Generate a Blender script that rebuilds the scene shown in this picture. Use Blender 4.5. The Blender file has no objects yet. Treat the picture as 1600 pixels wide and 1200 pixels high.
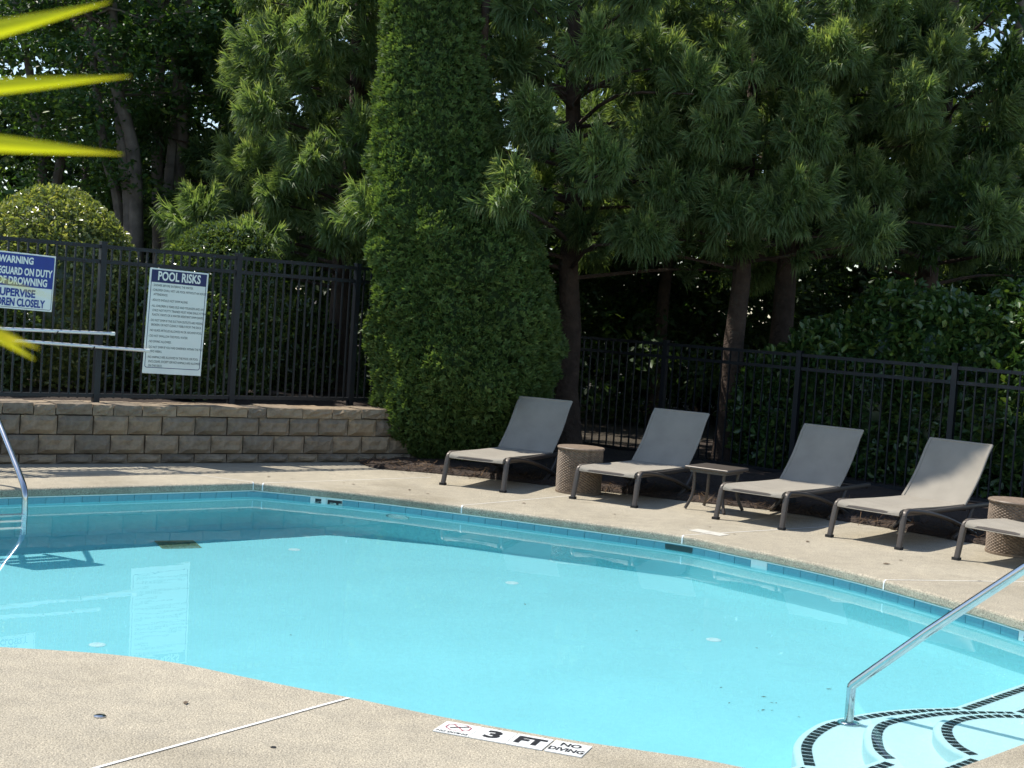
import bpy, math, random
import numpy as np
from mathutils import Vector, Matrix
from math import radians, sin, cos, pi, sqrt, atan2

scene = bpy.context.scene
COL = scene.collection
rng = np.random.default_rng(11)
random.seed(5)

# ------------------------------------------------------------------ camera
F_PX, HORIZON, ROLL, EYE = 2219.0, 484.0, radians(3.9), 1.70      # measured in a 1600 x 1200 frame
PITCH = math.atan((600 - HORIZON) / F_PX)
cam = bpy.data.cameras.new('camera')
cam_obj = bpy.data.objects.new('camera', cam)
COL.objects.link(cam_obj)
scene.camera = cam_obj
cam.sensor_width = 36.0
cam.lens = F_PX / 1600 * 36.0
cam.clip_start = 0.05
cam.clip_end = 3000
cam.dof.use_dof = True
cam.dof.focus_distance = 12.5
cam.dof.aperture_fstop = 8.0
R0 = Vector((1, 0, 0)); FWD = Vector((0, cos(PITCH), -sin(PITCH))); UP0 = R0.cross(FWD)
RX = R0 * cos(ROLL) + UP0 * sin(ROLL); UY = -R0 * sin(ROLL) + UP0 * cos(ROLL)
cam_obj.matrix_world = Matrix(((RX.x, UY.x, -FWD.x, 0), (RX.y, UY.y, -FWD.y, 0), (RX.z, UY.z, -FWD.z, EYE), (0, 0, 0, 1)))

# ------------------------------------------------------------------ sky and sun
SUN_EL, SUN_AZ = radians(59), radians(64.5)        # azimuth: left of straight ahead
SUN_DIR = Vector((-sin(SUN_AZ) * cos(SUN_EL), cos(SUN_AZ) * cos(SUN_EL), sin(SUN_EL)))
world = bpy.data.worlds.new('World'); scene.world = world; world.use_nodes = True
wn = world.node_tree
sky = wn.nodes.new('ShaderNodeTexSky'); sky.sky_type = 'NISHITA'; sky.sun_disc = False
sky.sun_elevation = SUN_EL; sky.sun_rotation = atan2(SUN_DIR.x, SUN_DIR.y)
sky.dust_density = 0.6
wn.links.new(sky.outputs[0], wn.nodes['Background'].inputs[0])
wn.nodes['Background'].inputs[1].default_value = 0.125
sun = bpy.data.lights.new('sun', 'SUN'); sun.energy = 4.2; sun.angle = radians(0.53); sun.color = (1.0, 0.95, 0.86)
sun_obj = bpy.data.objects.new('sun', sun); COL.objects.link(sun_obj)
sun_obj.rotation_euler = SUN_DIR.to_track_quat('Z', 'Y').to_euler()
sun_obj.location = (-8, 6, 14)
sun.cycles.is_caustics_light = True          # real sunlight refracted through the pool's surface
scene.view_settings.view_transform = 'Standard'
scene.view_settings.look = 'None'
scene.view_settings.gamma = 1.0
scene.view_settings.exposure = 0.66
scene.cycles.max_bounces = 10
scene.cycles.transparent_max_bounces = 12

# ------------------------------------------------------------------ placing: photo measurements to metres
def ray(px, py):
    a, b = px - 800, py - 600
    d = RX * (a / F_PX) - UY * (b / F_PX) + FWD
    return d
def at(px, py, z=0.0):
    d = ray(px, py); t = (z - EYE) / d.z
    return Vector((d.x * t, d.y * t, z))
def pd(px, py, Y):
    d = ray(px, py); t = Y / d.y
    return Vector((d.x * t, Y, EYE + d.z * t))
def on_plane(px, py, p, n):
    d = ray(px, py); o = Vector((0, 0, EYE)); t = (p - o).dot(n) / d.dot(n)
    return o + d * t
WATER_Z = -0.115
def under(px, py, z):
    d = ray(px, py).normalized(); p = Vector((0, 0, EYE)) + d * ((WATER_Z - EYE) / d.z)
    e = 1 / 1.333; c = -d.z
    r = d * e + Vector((0, 0, 1)) * (e * c - sqrt(1 - e * e * (1 - c * c)))
    return p + r * ((z - WATER_Z) / r.z)

# ------------------------------------------------------------------ materials
MATS = {}
def new_mat(name):
    m = bpy.data.materials.new(name); m.use_nodes = True; MATS[name] = m
    return m, m.node_tree, m.node_tree.nodes['Principled BSDF'], m.node_tree.nodes['Material Output']
def nd(nt, t, **kw):
    n = nt.nodes.new('ShaderNode' + t)
    for k, v in kw.items(): setattr(n, k, v)
    return n
def noise(nt, scale, detail=3, rough=.55, coord='Object'):
    tc = nd(nt, 'TexCoord'); n = nd(nt, 'TexNoise')
    n.inputs['Scale'].default_value = scale; n.inputs['Detail'].default_value = detail; n.inputs['Roughness'].default_value = rough
    nt.links.new(tc.outputs[coord], n.inputs['Vector'])
    return n
def ramp(nt, src, stops):
    r = nd(nt, 'ValToRGB'); cr = r.color_ramp
    while len(cr.elements) < len(stops): cr.elements.new(.5)
    for e, (p, c) in zip(cr.elements, stops): e.position = p; e.color = (*c, 1)
    nt.links.new(src, r.inputs[0]); return r
def mixc(nt, a, b, f, mode='MIX'):
    m = nd(nt, 'Mix', data_type='RGBA', blend_type=mode)
    for s, v in ((m.inputs[0], f), (m.inputs[6], a), (m.inputs[7], b)):
        if hasattr(v, 'links') or hasattr(v, 'is_linked'): nt.links.new(v, s)
        elif isinstance(v, (int, float)): s.default_value = v
        else: s.default_value = (*v, 1)
    return m.outputs[2]
def bump(nt, b, src, strength, dist):
    n = nd(nt, 'Bump'); n.inputs['Strength'].default_value = strength; n.inputs['Distance'].default_value = dist
    nt.links.new(src, n.inputs['Height']); nt.links.new(n.outputs[0], b.inputs['Normal']); return n
def plain(name, col, rough=.5, metal=0.0, var=0.0, scale=8.0, bmp=0.0, bscale=60.0, bd=.003, spec=.5, coat=0.0):
    m, nt, b, o = new_mat(name)
    b.inputs['Roughness'].default_value = rough; b.inputs['Metallic'].default_value = metal
    b.inputs['Specular IOR Level'].default_value = spec; b.inputs['Coat Weight'].default_value = coat
    if var:
        n = noise(nt, scale, 5)
        lo = tuple(c * (1 - var) for c in col); hi = tuple(min(1, c * (1 + var)) for c in col)
        r = ramp(nt, n.outputs[0], [(.3, lo), (.7, hi)]); nt.links.new(r.outputs[0], b.inputs['Base Color'])
    else: b.inputs['Base Color'].default_value = (*col, 1)
    if bmp: bump(nt, b, noise(nt, bscale, 3).outputs[0], bmp, bd)
    return m
def leaf_mat(name, c0, c1, c2, trans=.35, rough=.45, spec=.4):
    m, nt, b, o = new_mat(name)
    at_ = nd(nt, 'Attribute'); at_.attribute_name = 'var'
    r = ramp(nt, at_.outputs['Fac'], [(0, c0), (.55, c1), (1, c2)])
    nt.links.new(r.outputs[0], b.inputs['Base Color'])
    b.inputs['Roughness'].default_value = rough; b.inputs['Specular IOR Level'].default_value = spec
    t = nd(nt, 'BsdfTranslucent')
    tc = mixc(nt, r.outputs[0], (1.25, 1.3, .55), 1.0, 'MULTIPLY'); nt.links.new(tc, t.inputs[0])
    mx = nd(nt, 'MixShader'); mx.inputs[0].default_value = trans
    nt.links.new(b.outputs[0], mx.inputs[1]); nt.links.new(t.outputs[0], mx.inputs[2]); nt.links.new(mx.outputs[0], o.inputs[0])
    return m

def deck_mat():
    m, nt, b, o = new_mat('broom_concrete')
    big = noise(nt, .9, 4); mid = noise(nt, 9, 4); fine = noise(nt, 150, 2, .7); grit = noise(nt, 55, 3, .6)
    base = ramp(nt, big.outputs[0], [(.3, (.322, .290, .228)), (.7, (.39, .353, .28))])
    m1 = ramp(nt, mid.outputs[0], [(.3, (.86, .86, .86)), (.7, (1.06, 1.05, 1.03))])
    m2 = ramp(nt, fine.outputs[0], [(.36, (.36, .34, .31)), (.5, (1, 1, 1)), (.64, (1.75, 1.7, 1.6))])
    m3 = ramp(nt, grit.outputs[0], [(.3, (.8, .79, .77)), (.6, (1.08, 1.07, 1.05))])
    c = mixc(nt, base.outputs[0], m1.outputs[0], 1.0, 'MULTIPLY'); c = mixc(nt, c, m2.outputs[0], .9, 'MULTIPLY'); c = mixc(nt, c, m3.outputs[0], .9, 'MULTIPLY')
    st = noise(nt, .55, 6, .65); sm = ramp(nt, st.outputs[0], [(.52, (1, 1, 1)), (.68, (.76, .745, .71))])
    c = mixc(nt, c, sm.outputs[0], 1.0, 'MULTIPLY')
    nt.links.new(c, b.inputs['Base Color']); b.inputs['Roughness'].default_value = .75; b.inputs['Specular IOR Level'].default_value = .4
    bump(nt, b, fine.outputs[0], .7, .005)
    return m
deck_mat()
plain('white_caulk', (.8, .8, .77), .6, var=.06, scale=20)
def block_mat():
    m, nt, b, o = new_mat('split_face_block')
    oi = nd(nt, 'ObjectInfo'); n = noise(nt, 7, 6, .65); f = noise(nt, 70, 4, .7)
    r = ramp(nt, n.outputs[0], [(.28, (.14, .112, .083)), (.5, (.28, .222, .158)), (.7, (.37, .30, .22))])
    v = ramp(nt, oi.outputs['Random'], [(0, (.72, .72, .72)), (.5, (1, .97, .92)), (1, (1.2, 1.1, .95))])
    c = mixc(nt, r.outputs[0], v.outputs[0], 1.0, 'MULTIPLY')
    w = noise(nt, 5, 5, .7); wr = ramp(nt, w.outputs[0], [(.66, (0, 0, 0)), (.76, (.45, .45, .45))])
    c = mixc(nt, c, (.6, .57, .52), wr.outputs[0])
    nt.links.new(c, b.inputs['Base Color']); b.inputs['Roughness'].default_value = .9
    bump(nt, b, f.outputs[0], .8, .008); return m
block_mat()
plain('mulch', (.04, .026, .018), .95, var=.6, scale=40, bmp=1, bscale=50, bd=.03)
plain('leaf_litter', (.05, .038, .024), .95, var=.6, scale=12, bmp=1, bscale=30, bd=.05)
plain('black_fence', (.0035, .0055, .009), .5, bmp=.15, bscale=200, bd=.001)
plain('bark', (.05, .036, .027), .92, var=.5, scale=6, bmp=1, bscale=22, bd=.03)
plain('cedar_bark', (.065, .042, .03), .92, var=.5, scale=5, bmp=1, bscale=18, bd=.03)
plain('smooth_bark', (.15, .125, .10), .8, var=.45, scale=5, bmp=.6, bscale=18, bd=.02)
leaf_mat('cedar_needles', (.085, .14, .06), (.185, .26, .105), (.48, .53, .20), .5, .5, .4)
leaf_mat('cedar_needles_shaded', (.04, .08, .03), (.075, .13, .042), (.16, .22, .06), .4, .5, .3)  # darker copy of the needles: shade on the rear cedars put into colour
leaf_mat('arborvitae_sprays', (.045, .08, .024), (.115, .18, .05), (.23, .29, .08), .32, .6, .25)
leaf_mat('boxwood_leaves', (.08, .115, .04), (.22, .26, .08), (.55, .52, .20), .4, .28, .8)
leaf_mat('holly_leaves', (.05, .085, .03), (.10, .15, .045), (.22, .26, .07), .34, .22, .8)
leaf_mat('laurel_leaves', (.03, .075, .024), (.065, .125, .034), (.18, .24, .05), .3, .28, .6)
leaf_mat('maple_leaves', (.035, .08, .028), (.065, .13, .036), (.16, .23, .04), .42, .45, .4)
leaf_mat('wood_leaves', (.028, .055, .02), (.05, .09, .026), (.12, .16, .035), .35, .5, .3)
leaf_mat('palm_blade', (.40, .46, .02), (.58, .58, .02), (.62, .42, .05), .6, .35, .5)
leaf_mat('pine_straw', (.05, .03, .018), (.11, .065, .035), (.2, .13, .07), .05, .9, .1)

def plaster_mat(name, col):
    m, nt, b, o = new_mat(name)
    n = noise(nt, 1.6, 5); f = noise(nt, 25, 4)
    r = ramp(nt, n.outputs[0], [(.3, tuple(c * .94 for c in col)), (.7, col)])
    r2 = ramp(nt, f.outputs[0], [(.3, (.96, .97, .97)), (.7, (1.02, 1.02, 1.02))])
    nt.links.new(mixc(nt, r.outputs[0], r2.outputs[0], 1.0, 'MULTIPLY'), b.inputs['Base Color'])
    b.inputs['Roughness'].default_value = .8; b.inputs['Specular IOR Level'].default_value = .2
plaster_mat('water_tint_plaster', (.33, .725, .77))  # blue stands in for light absorbed by deep water; steps stay paler
plaster_mat('step_plaster', (.70, .86, .86))
plain('black_tile', (.02, .022, .028), .25, var=.3, scale=30)
def tile_mat():
    m, nt, b, o = new_mat('blue_tile')
    oi = nd(nt, 'ObjectInfo'); r = ramp(nt, oi.outputs['Random'], [(0, (.085, .29, .36)), (1, (.11, .335, .41))])
    n = noise(nt, 40, 3); r2 = ramp(nt, n.outputs[0], [(.3, (.85, .85, .85)), (.7, (1.1, 1.1, 1.1))])
    nt.links.new(mixc(nt, r.outputs[0], r2.outputs[0], 1.0, 'MULTIPLY'), b.inputs['Base Color'])
    b.inputs['Roughness'].default_value = .2; b.inputs['Coat Weight'].default_value = .3
tile_mat()
plain('worn_tile', (.5, .475, .41), .7, var=.12, scale=25)
plain('white_tile', (.78, .79, .76), .3, var=.04, scale=30)
plain('print_black', (.012, .012, .014), .5)
plain('print_blue', (.008, .016, .10), .45, var=.05, scale=10)
plain('print_bright_blue', (.012, .04, .26), .45, var=.05, scale=10)
plain('print_red', (.32, .03, .06), .5)
plain('sign_white', (.80, .83, .77), .45, var=.04, scale=4)
plain('chrome', (.52, .54, .55), .14, 1.0, var=.06, scale=14)
plain('pole_aluminium', (.75, .76, .75), .35, .6)
plain('bronze_metal', (.085, .07, .058), .45, .3, bmp=.1, bscale=300, bd=.0005)
plain('rubber', (.012, .012, .013), .7)
plain('skimmer_shade', (.02, .05, .05), .6)
plain('grate', (.16, .22, .13), .6)
plain('dry_leaf', (.10, .065, .035), .8, var=.4, scale=40)
def sling_mat():
    m, nt, b, o = new_mat('sling_mesh')
    tc = nd(nt, 'TexCoord'); w = nd(nt, 'TexWave', bands_direction='X'); w.inputs['Scale'].default_value = 70
    w2 = nd(nt, 'TexWave', bands_direction='Y'); w2.inputs['Scale'].default_value = 70
    nt.links.new(tc.outputs['Object'], w.inputs[0]); nt.links.new(tc.outputs['Object'], w2.inputs[0])
    h = mixc(nt, w.outputs[0], w2.outputs[0], .5)
    n = noise(nt, 5, 5); r = ramp(nt, n.outputs[0], [(.3, (.41, .37, .305)), (.7, (.48, .435, .36))])
    r2 = ramp(nt, h, [(.2, (.8, .8, .8)), (.8, (1.08, 1.08, 1.08))])
    c = mixc(nt, r.outputs[0], r2.outputs[0], 1.0, 'MULTIPLY'); nt.links.new(c, b.inputs['Base Color'])
    b.inputs['Roughness'].default_value = .75; b.inputs['Specular IOR Level'].default_value = .2
    bump(nt, b, h, .4, .002)
    t = nd(nt, 'BsdfTranslucent'); nt.links.new(c, t.inputs[0])
    mx = nd(nt, 'MixShader'); mx.inputs[0].default_value = .3
    nt.links.new(b.outputs[0], mx.inputs[1]); nt.links.new(t.outputs[0], mx.inputs[2]); nt.links.new(mx.outputs[0], o.inputs[0])
sling_mat()
plain('wicker', (.20, .148, .105), .55, var=.35, scale=30, spec=.4)
def water_mat():
    m, nt, b, o = new_mat('pool_water')
    nt.nodes.remove(b)
    g = nd(nt, 'BsdfGlass'); g.inputs['IOR'].default_value = 1.333; g.inputs['Roughness'].default_value = 0
    g.inputs['Color'].default_value = (.91, .985, 1.0, 1)
    n1 = noise(nt, 1.3, 2); n2 = noise(nt, 6.0, 2)
    ad = nd(nt, 'Math', operation='MULTIPLY_ADD'); nt.links.new(n2.outputs[0], ad.inputs[0]); ad.inputs[1].default_value = .18; nt.links.new(n1.outputs[0], ad.inputs[2])
    bp = nd(nt, 'Bump'); bp.inputs['Strength'].default_value = .25; bp.inputs['Distance'].default_value = .0045
    nt.links.new(ad.outputs[0], bp.inputs['Height']); nt.links.new(bp.outputs[0], g.inputs['Normal'])
    nt.links.new(g.outputs[0], o.inputs[0])
water_mat()

# ------------------------------------------------------------------ mesh helpers
def mesh_np(name, V, faces_list, mat, var=None, smooth=False):
    """V (n,3); faces_list: list of int arrays (m,k)"""
    me = bpy.data.meshes.new(name)
    V = np.asarray(V, np.float32); me.vertices.add(len(V)); me.vertices.foreach_set('co', V.ravel())
    loops = np.concatenate([np.asarray(f).ravel() for f in faces_list]).astype(np.int32)
    sizes = np.concatenate([np.full(len(f), np.asarray(f).shape[1]) for f in faces_list]).astype(np.int32)
    me.loops.add(len(loops)); me.loops.foreach_set('vertex_index', loops)
    starts = np.concatenate([[0], np.cumsum(sizes)[:-1]]).astype(np.int32)
    me.polygons.add(len(sizes)); me.polygons.foreach_set('loop_start', starts); me.polygons.foreach_set('loop_total', sizes)
    if smooth: me.polygons.foreach_set('use_smooth', np.ones(len(sizes), bool))
    if var is not None:
        a = me.attributes.new('var', 'FLOAT', 'POINT'); a.data.foreach_set('value', np.asarray(var, np.float32))
    me.update(calc_edges=True); me.validate()
    if mat: me.materials.append(MATS[mat])
    return me
class MB:
    def __init__(s): s.v = []; s.f = []
    def add(s, vs, fs):
        n = len(s.v); s.v += [tuple(v) for v in vs]; s.f += [tuple(i + n for i in f) for f in fs]; return s
    def box(s, x0, x1, y0, y1, z0, z1, M=None):
        vs = [Vector((x, y, z)) for x in (x0, x1) for y in (y0, y1) for z in (z0, z1)]
        if M is not None: vs = [M @ v for v in vs]
        return s.add(vs, [(0, 1, 3, 2), (4, 6, 7, 5), (0, 4, 5, 1), (2, 3, 7, 6), (0, 2, 6, 4), (1, 5, 7, 3)])
    def tube(s, pts, rad, n=8, flat=1.0, cap=True):
        pts = [Vector(p) for p in pts]; rad = rad if hasattr(rad, '__len__') else [rad] * len(pts)
        rings = []; prev = None
        for i, p in enumerate(pts):
            t = (pts[min(i + 1, len(pts) - 1)] - pts[max(i - 1, 0)]).normalized()
            if prev is None:
                a = Vector((0, 0, 1)) if abs(t.z) < .9 else Vector((1, 0, 0)); u = t.cross(a).normalized()
            else: u = (prev - t * prev.dot(t)).normalized()
            prev = u; w = t.cross(u)
            rings.append([p + (u * cos(2 * pi * k / n) + w * sin(2 * pi * k / n) * flat) * rad[i] for k in range(n)])
        fs = [(i * n + k, i * n + (k + 1) % n, (i + 1) * n + (k + 1) % n, (i + 1) * n + k) for i in range(len(pts) - 1) for k in range(n)]
        if cap: fs += [tuple(range(n - 1, -1, -1)), tuple((len(pts) - 1) * n + k for k in range(n))]
        return s.add([v for r in rings for v in r], fs)
    def lathe(s, prof, n=24, c=(0, 0, 0)):
        vs = [(c[0] + r * cos(2 * pi * k / n), c[1] + r * sin(2 * pi * k / n), c[2] + z) for r, z in prof for k in range(n)]
        fs = [(i * n + k, i * n + (k + 1) % n, (i + 1) * n + (k + 1) % n, (i + 1) * n + k) for i in range(len(prof) - 1) for k in range(n)]
        fs += [tuple(range(n - 1, -1, -1)), tuple((len(prof) - 1) * n + k for k in range(n))]
        return s.add(vs, fs)
    def mesh(s, name, mat, smooth=False):
        me = bpy.data.meshes.new(name); me.from_pydata(s.v, [], s.f); me.materials.append(MATS[mat])
        if smooth:
            for p in me.polygons: p.use_smooth = True
            try: me.set_sharp_from_angle(angle=radians(40))
            except Exception: pass
        me.update(); return me
def link(name, me, parent=None, loc=None, rot=None):
    o = bpy.data.objects.new(name, me); COL.objects.link(o)
    if parent is not None: o.parent = parent
    if loc is not None: o.location = loc
    if rot is not None: o.rotation_euler = rot
    if name in SMALL: o['kind'] = 'stuff'
    return o
SMALL = {'crown', 'upper_crown', 'foliage', 'limbs', 'inner_foliage'}
def thing(name, label, cat, loc=(0, 0, 0), rz=0, group=None):
    o = link(name, None, None, loc, (0, 0, rz)); o.empty_display_size = .1
    return tag(o, label, cat, group)
def tag(o, label=None, cat=None, group=None, kind=None):
    for k, v in (('label', label), ('category', cat), ('group', group), ('kind', kind)):
        if v: o[k] = v
    return o
def wet(o): o.cycles.is_caustics_receiver = True; return o
def bevel(o, w, seg=2):
    m = o.modifiers.new('bevel', 'BEVEL'); m.width = w; m.segments = seg; m.limit_method = 'ANGLE'; m.angle_limit = radians(40); return o
def copy_tree(o, parent=None):
    c = o.copy(); COL.objects.link(c); c.parent = parent
    for ch in list(o.children): copy_tree(ch, c)
    return c
def catmull(P, n=8, closed=False):
    P = [Vector(p) for p in P]; out = []; N = len(P)
    rngi = range(N if closed else N - 1)
    for i in rngi:
        p1, p2 = P[i], P[(i + 1) % N]
        p0 = P[i - 1] if (i > 0 or closed) else p1; p3 = P[(i + 2) % N] if (i + 2 < N or closed) else p2
        for k in range(n):
            t = k / n
            out.append(.5 * ((2 * p1) + (p2 - p0) * t + (2 * p0 - 5 * p1 + 4 * p2 - p3) * t * t + (3 * p1 - p0 - 3 * p2 + p3) * t ** 3))
    if not closed: out.append(P[-1])
    return out
def resample(P, step):
    d = [0]
    for a, b in zip(P, P[1:]): d.append(d[-1] + (b - a).length)
    n = max(1, int(round(d[-1] / step))); out = []; j = 0
    for k in range(n + 1):
        s = d[-1] * k / n
        while j < len(P) - 2 and d[j + 1] < s: j += 1
        out.append(P[j].lerp(P[j + 1], (s - d[j]) / max(1e-9, d[j + 1] - d[j])))
    return out
TEXT_CACHE = {}
def text_mesh(s, size, mat, bold=.0, xs=1.0, align='LEFT', spacing=1.0):
    cu = bpy.data.curves.new('lettering', 'FONT'); cu.body = s; cu.size = size; cu.align_x = align; cu.align_y = 'CENTER'
    cu.offset = bold; cu.space_character = spacing; cu.resolution_u = 3; cu.fill_mode = 'BOTH'
    o = bpy.data.objects.new('lettering', cu); COL.objects.link(o)
    dg = bpy.context.evaluated_depsgraph_get(); me = bpy.data.meshes.new_from_object(o.evaluated_get(dg))
    bpy.data.objects.remove(o); me.name = 'lettering'
    for v in me.vertices: v.co.x *= xs
    me.materials.clear(); me.materials.append(MATS[mat]); return me

# ------------------------------------------------------------------ pool outline (metres, camera at the origin)
far_px = [(396, 754), (567, 771), (720, 790), (880, 811), (1060, 836), (1150, 854), (1256, 876), (1349, 898), (1459, 928), (1537, 950), (1600, 969)]
FARC = [at(*p).xy for p in far_px]
corner = FARC[0]; left_dir = (at(0, 764).xy - corner).normalized()
back_left = [corner + left_dir * s for s in (5.2, 0)]
curve = [p.to_3d() for p in FARC] + [Vector((3.62, 8.02, 0)), Vector((3.85, 7.57, 0))]
far_curve = [p.xy for p in resample(catmull(curve, 8), .09)]
near_px = [(1178, 1200), (1100, 1184), (1025, 1173), (875, 1150.6), (699, 1119), (556, 1089), (500, 1079), (390, 1057), (284, 1035), (200, 1023), (103, 1015), (0, 1009)]
near = [Vector((1.48, 5.2, 0))] + [at(*p) for p in near_px] + [Vector((-2.9, 6.42, 0)), Vector((-4.2, 6.30, 0)), Vector((-6.6, 7.0, 0))]
near_curve = [p.xy for p in resample(catmull(near, 6), .12)]
RIM = [back_left[0]] + [corner] + far_curve[1:-1] + [Vector((3.85, 7.57))] + near_curve       # clockwise seen from above
clean = [RIM[0]]
for p in RIM[1:]:
    if (p - clean[-1]).length > .03: clean.append(p)
RIM = clean
def offset_loop(L, d):
    n = len(L); out = []
    for i in range(n):
        a, b, c = L[i - 1], L[i], L[(i + 1) % n]
        e1 = (b - a).normalized(); e2 = (c - b).normalized()
        n1 = Vector((-e1.y, e1.x)); n2 = Vector((-e2.y, e2.x)); m = (n1 + n2)
        m = m.normalized(); out.append(b + m * (d / max(.35, m.dot(n1))))
    return out
area = sum(a.x * b.y - b.x * a.y for a, b in zip(RIM, RIM[1:] + RIM[:1]))
OUT = 1.0 if area < 0 else -1.0                    # sign that offsets away from the water
def ring(off, z):
    zz = z if callable(z) else (lambda x, y: z)
    return [(p.x, p.y, zz(p.x, p.y)) for p in offset_loop(RIM, OUT * off)]
def floor_z(x, y):
    t = ((x - 2.0) * -.6 + (y - 6.0) * .8) / 7.3
    return -1.02 - .5 * max(-.3, min(1.2, t))
def skin(rings, mat, name, smooth=True):
    mb = MB(); n = len(rings[0]); mb.v = [v for r in rings for v in r]
    for i in range(len(rings) - 1):
        for k in range(n):
            q = (i * n + k, i * n + (k + 1) % n, (i + 1) * n + (k + 1) % n, (i + 1) * n + k)
            mb.f.append(q[::-1] if OUT > 0 else q)
    return mb.mesh(name, mat, smooth)
def fill(outer, inner, name, mat):
    import bmesh
    bm = bmesh.new()
    for L in [outer] + ([inner] if inner else []):
        vs = [bm.verts.new(p) for p in L]
        for i in range(len(vs)): bm.edges.new((vs[i], vs[(i + 1) % len(vs)]))
    bmesh.ops.triangle_fill(bm, use_beauty=True, use_dissolve=False, edges=bm.edges[:])
    for f in bm.faces:
        f.normal_update()
        if f.normal.z < 0: f.normal_flip()
    me = bpy.data.meshes.new(name); bm.to_mesh(me); bm.free(); me.materials.append(MATS[mat]); return me

# deck: top sheet, bullnose edge
WB0 = at(0, 725); WB1 = at(560, 722)
wd = (WB1 - WB0); wd.z = 0; wlen = wd.length; wd.normalize(); wnrm = Vector((wd.y, -wd.x, 0))      # towards the camera
edge_px = [(560, 724), (590, 733), (660, 738), (800, 752), (1000, 775), (1200, 797), (1366, 822), (1434, 834), (1519, 849), (1620, 868)]
EP = [at(*p) for p in edge_px]; EP = resample(EP + [EP[-1] + (EP[-1] - EP[-2]).normalized() * 3.5], .15)
wl_ = WB0 - wd * 14 - wnrm * .12
DECK_OUT = [(-20, -7), (16, -7), (16, 4)] + [(p.x + .2, p.y + .22) for p in EP[::-1][::3]] + [(WB1.x - wnrm.x * .12, WB1.y - wnrm.y * .12), (wl_.x, wl_.y), (-20, wl_.y - 4)]
deck = link('pool_deck', fill([(x, y, 0.0) for x, y in DECK_OUT], ring(.022, 0.0), 'pool_deck', 'broom_concrete'))
tag(deck, 'tan textured concrete pool deck around the water', kind='structure')
edge = link('coping_edge', skin([ring(.022, 0), ring(.009, -.004), ring(.002, -.013), ring(0, -.024), ring(0, -.062), ring(.008, -.07), ring(.034, -.0705)], 'broom_concrete', 'coping_edge'), deck)
ground = link('ground', fill([(-600, -400, -.02), (600, -400, -.02), (600, 900, -.02), (-600, 900, -.02)], [(x * .985, (y - 5) * .985 + 5, -.02) for x, y in DECK_OUT], 'ground', 'leaf_litter'))
tag(ground, kind='structure')
# pool shell
shell = link('pool_shell', skin([ring(.034, -.068), ring(.034, -.24), ring(.036, lambda x, y: floor_z(x, y) + .16), ring(.01, lambda x, y: floor_z(x, y) + .06), ring(-.06, lambda x, y: floor_z(x, y) + .012), ring(-.14, floor_z)], 'water_tint_plaster', 'pool_shell'))
tag(shell, 'swimming pool basin with water turquoise painted into its plaster', kind='structure'); wet(shell)
wet(link('pool_floor', fill([(x, y, z) for x, y, z in ring(-.139, floor_z)], None, 'pool_floor', 'water_tint_plaster'), shell))
wet(link('grout_strip', skin([ring(.012, -.0708), ring(.012, -.079), ring(.034, -.0795)], 'white_caulk', 'grout_strip'), shell))
# water
wme = fill(ring(.0335, WATER_Z), None, 'pool_water', 'pool_water')
for p in wme.polygons: p.use_smooth = True
water = link('pool_water', wme); tag(water, kind='structure'); water.cycles.is_caustics_caster = True

# waterline tiles on the far side, one by one
tile_mb = MB().box(-.0742, .0742, -.008, 0, -.0745, .0745)
tme = tile_mb.mesh('waterline_tile', 'blue_tile'); wme2 = tile_mb.mesh('waterline_tile_white', 'white_tile')
TILE_PATH = resample([p.to_3d() for p in offset_loop(RIM, OUT * .034)[:len(far_curve) + 1]], .1525)
MARK5 = at(493, 785, -.1).xy; MARK5b = at(513, 787, -.1).xy
def tile_frame(a, b):
    m = (a + b) / 2; t = (b - a).normalized(); nrm = Vector((t.y, -t.x, 0))     # towards the water
    c = Vector((.0, 8.5, 0))
    if (c - m).dot(nrm) < 0: nrm = -nrm
    return m, nrm
tiles = []
for a, b in zip(TILE_PATH, TILE_PATH[1:]):
    if a.x < -4.8: continue
    m, nrm = tile_frame(a, b)
    o = wet(link('waterline_tile', tme, shell, (m.x, m.y, -.157), (random.uniform(-.012, .012), 0, atan2(nrm.y, nrm.x) + pi / 2)))
    tiles.append((o, m, nrm))
def mark_tile(pt, txt, xs=1.0):
    o, m, nrm = min(tiles, key=lambda q: (q[1].xy - pt).length)
    o.data = wme2; o.name = 'depth_tile'; o['label'] = 'white waterline tile with black depth mark ' + txt
    t = link('lettering', text_mesh(txt, .15, 'print_black', .006, xs, 'CENTER'), o, (0, -.0095, .002), (pi / 2, 0, 0))
    wet(t)
mark_tile(MARK5, '5'); mark_tile(MARK5b, 'FT', .85)
mark_tile(at(1594, 992, -.1).xy, '3')
o, m, nrm = min(tiles, key=lambda q: (q[1].xy - at(1194, 883, -.1).xy).length); o.data = wme2
# skimmer mouth: solid dark box, the opening's shade put into its colour
sk = at(1060, 857, -.1)
o, m, nrm = min(tiles, key=lambda q: (q[1].xy - sk.xy).length)
rz = atan2(nrm.y, nrm.x) + pi / 2
mb = MB().box(-.2, .2, -.012, .1, -.085, .022)
skm = wet(link('skimmer_mouth', mb.mesh('skimmer_mouth', 'skimmer_shade'), shell, (m.x, m.y, -.11), (0, 0, rz)))
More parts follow.
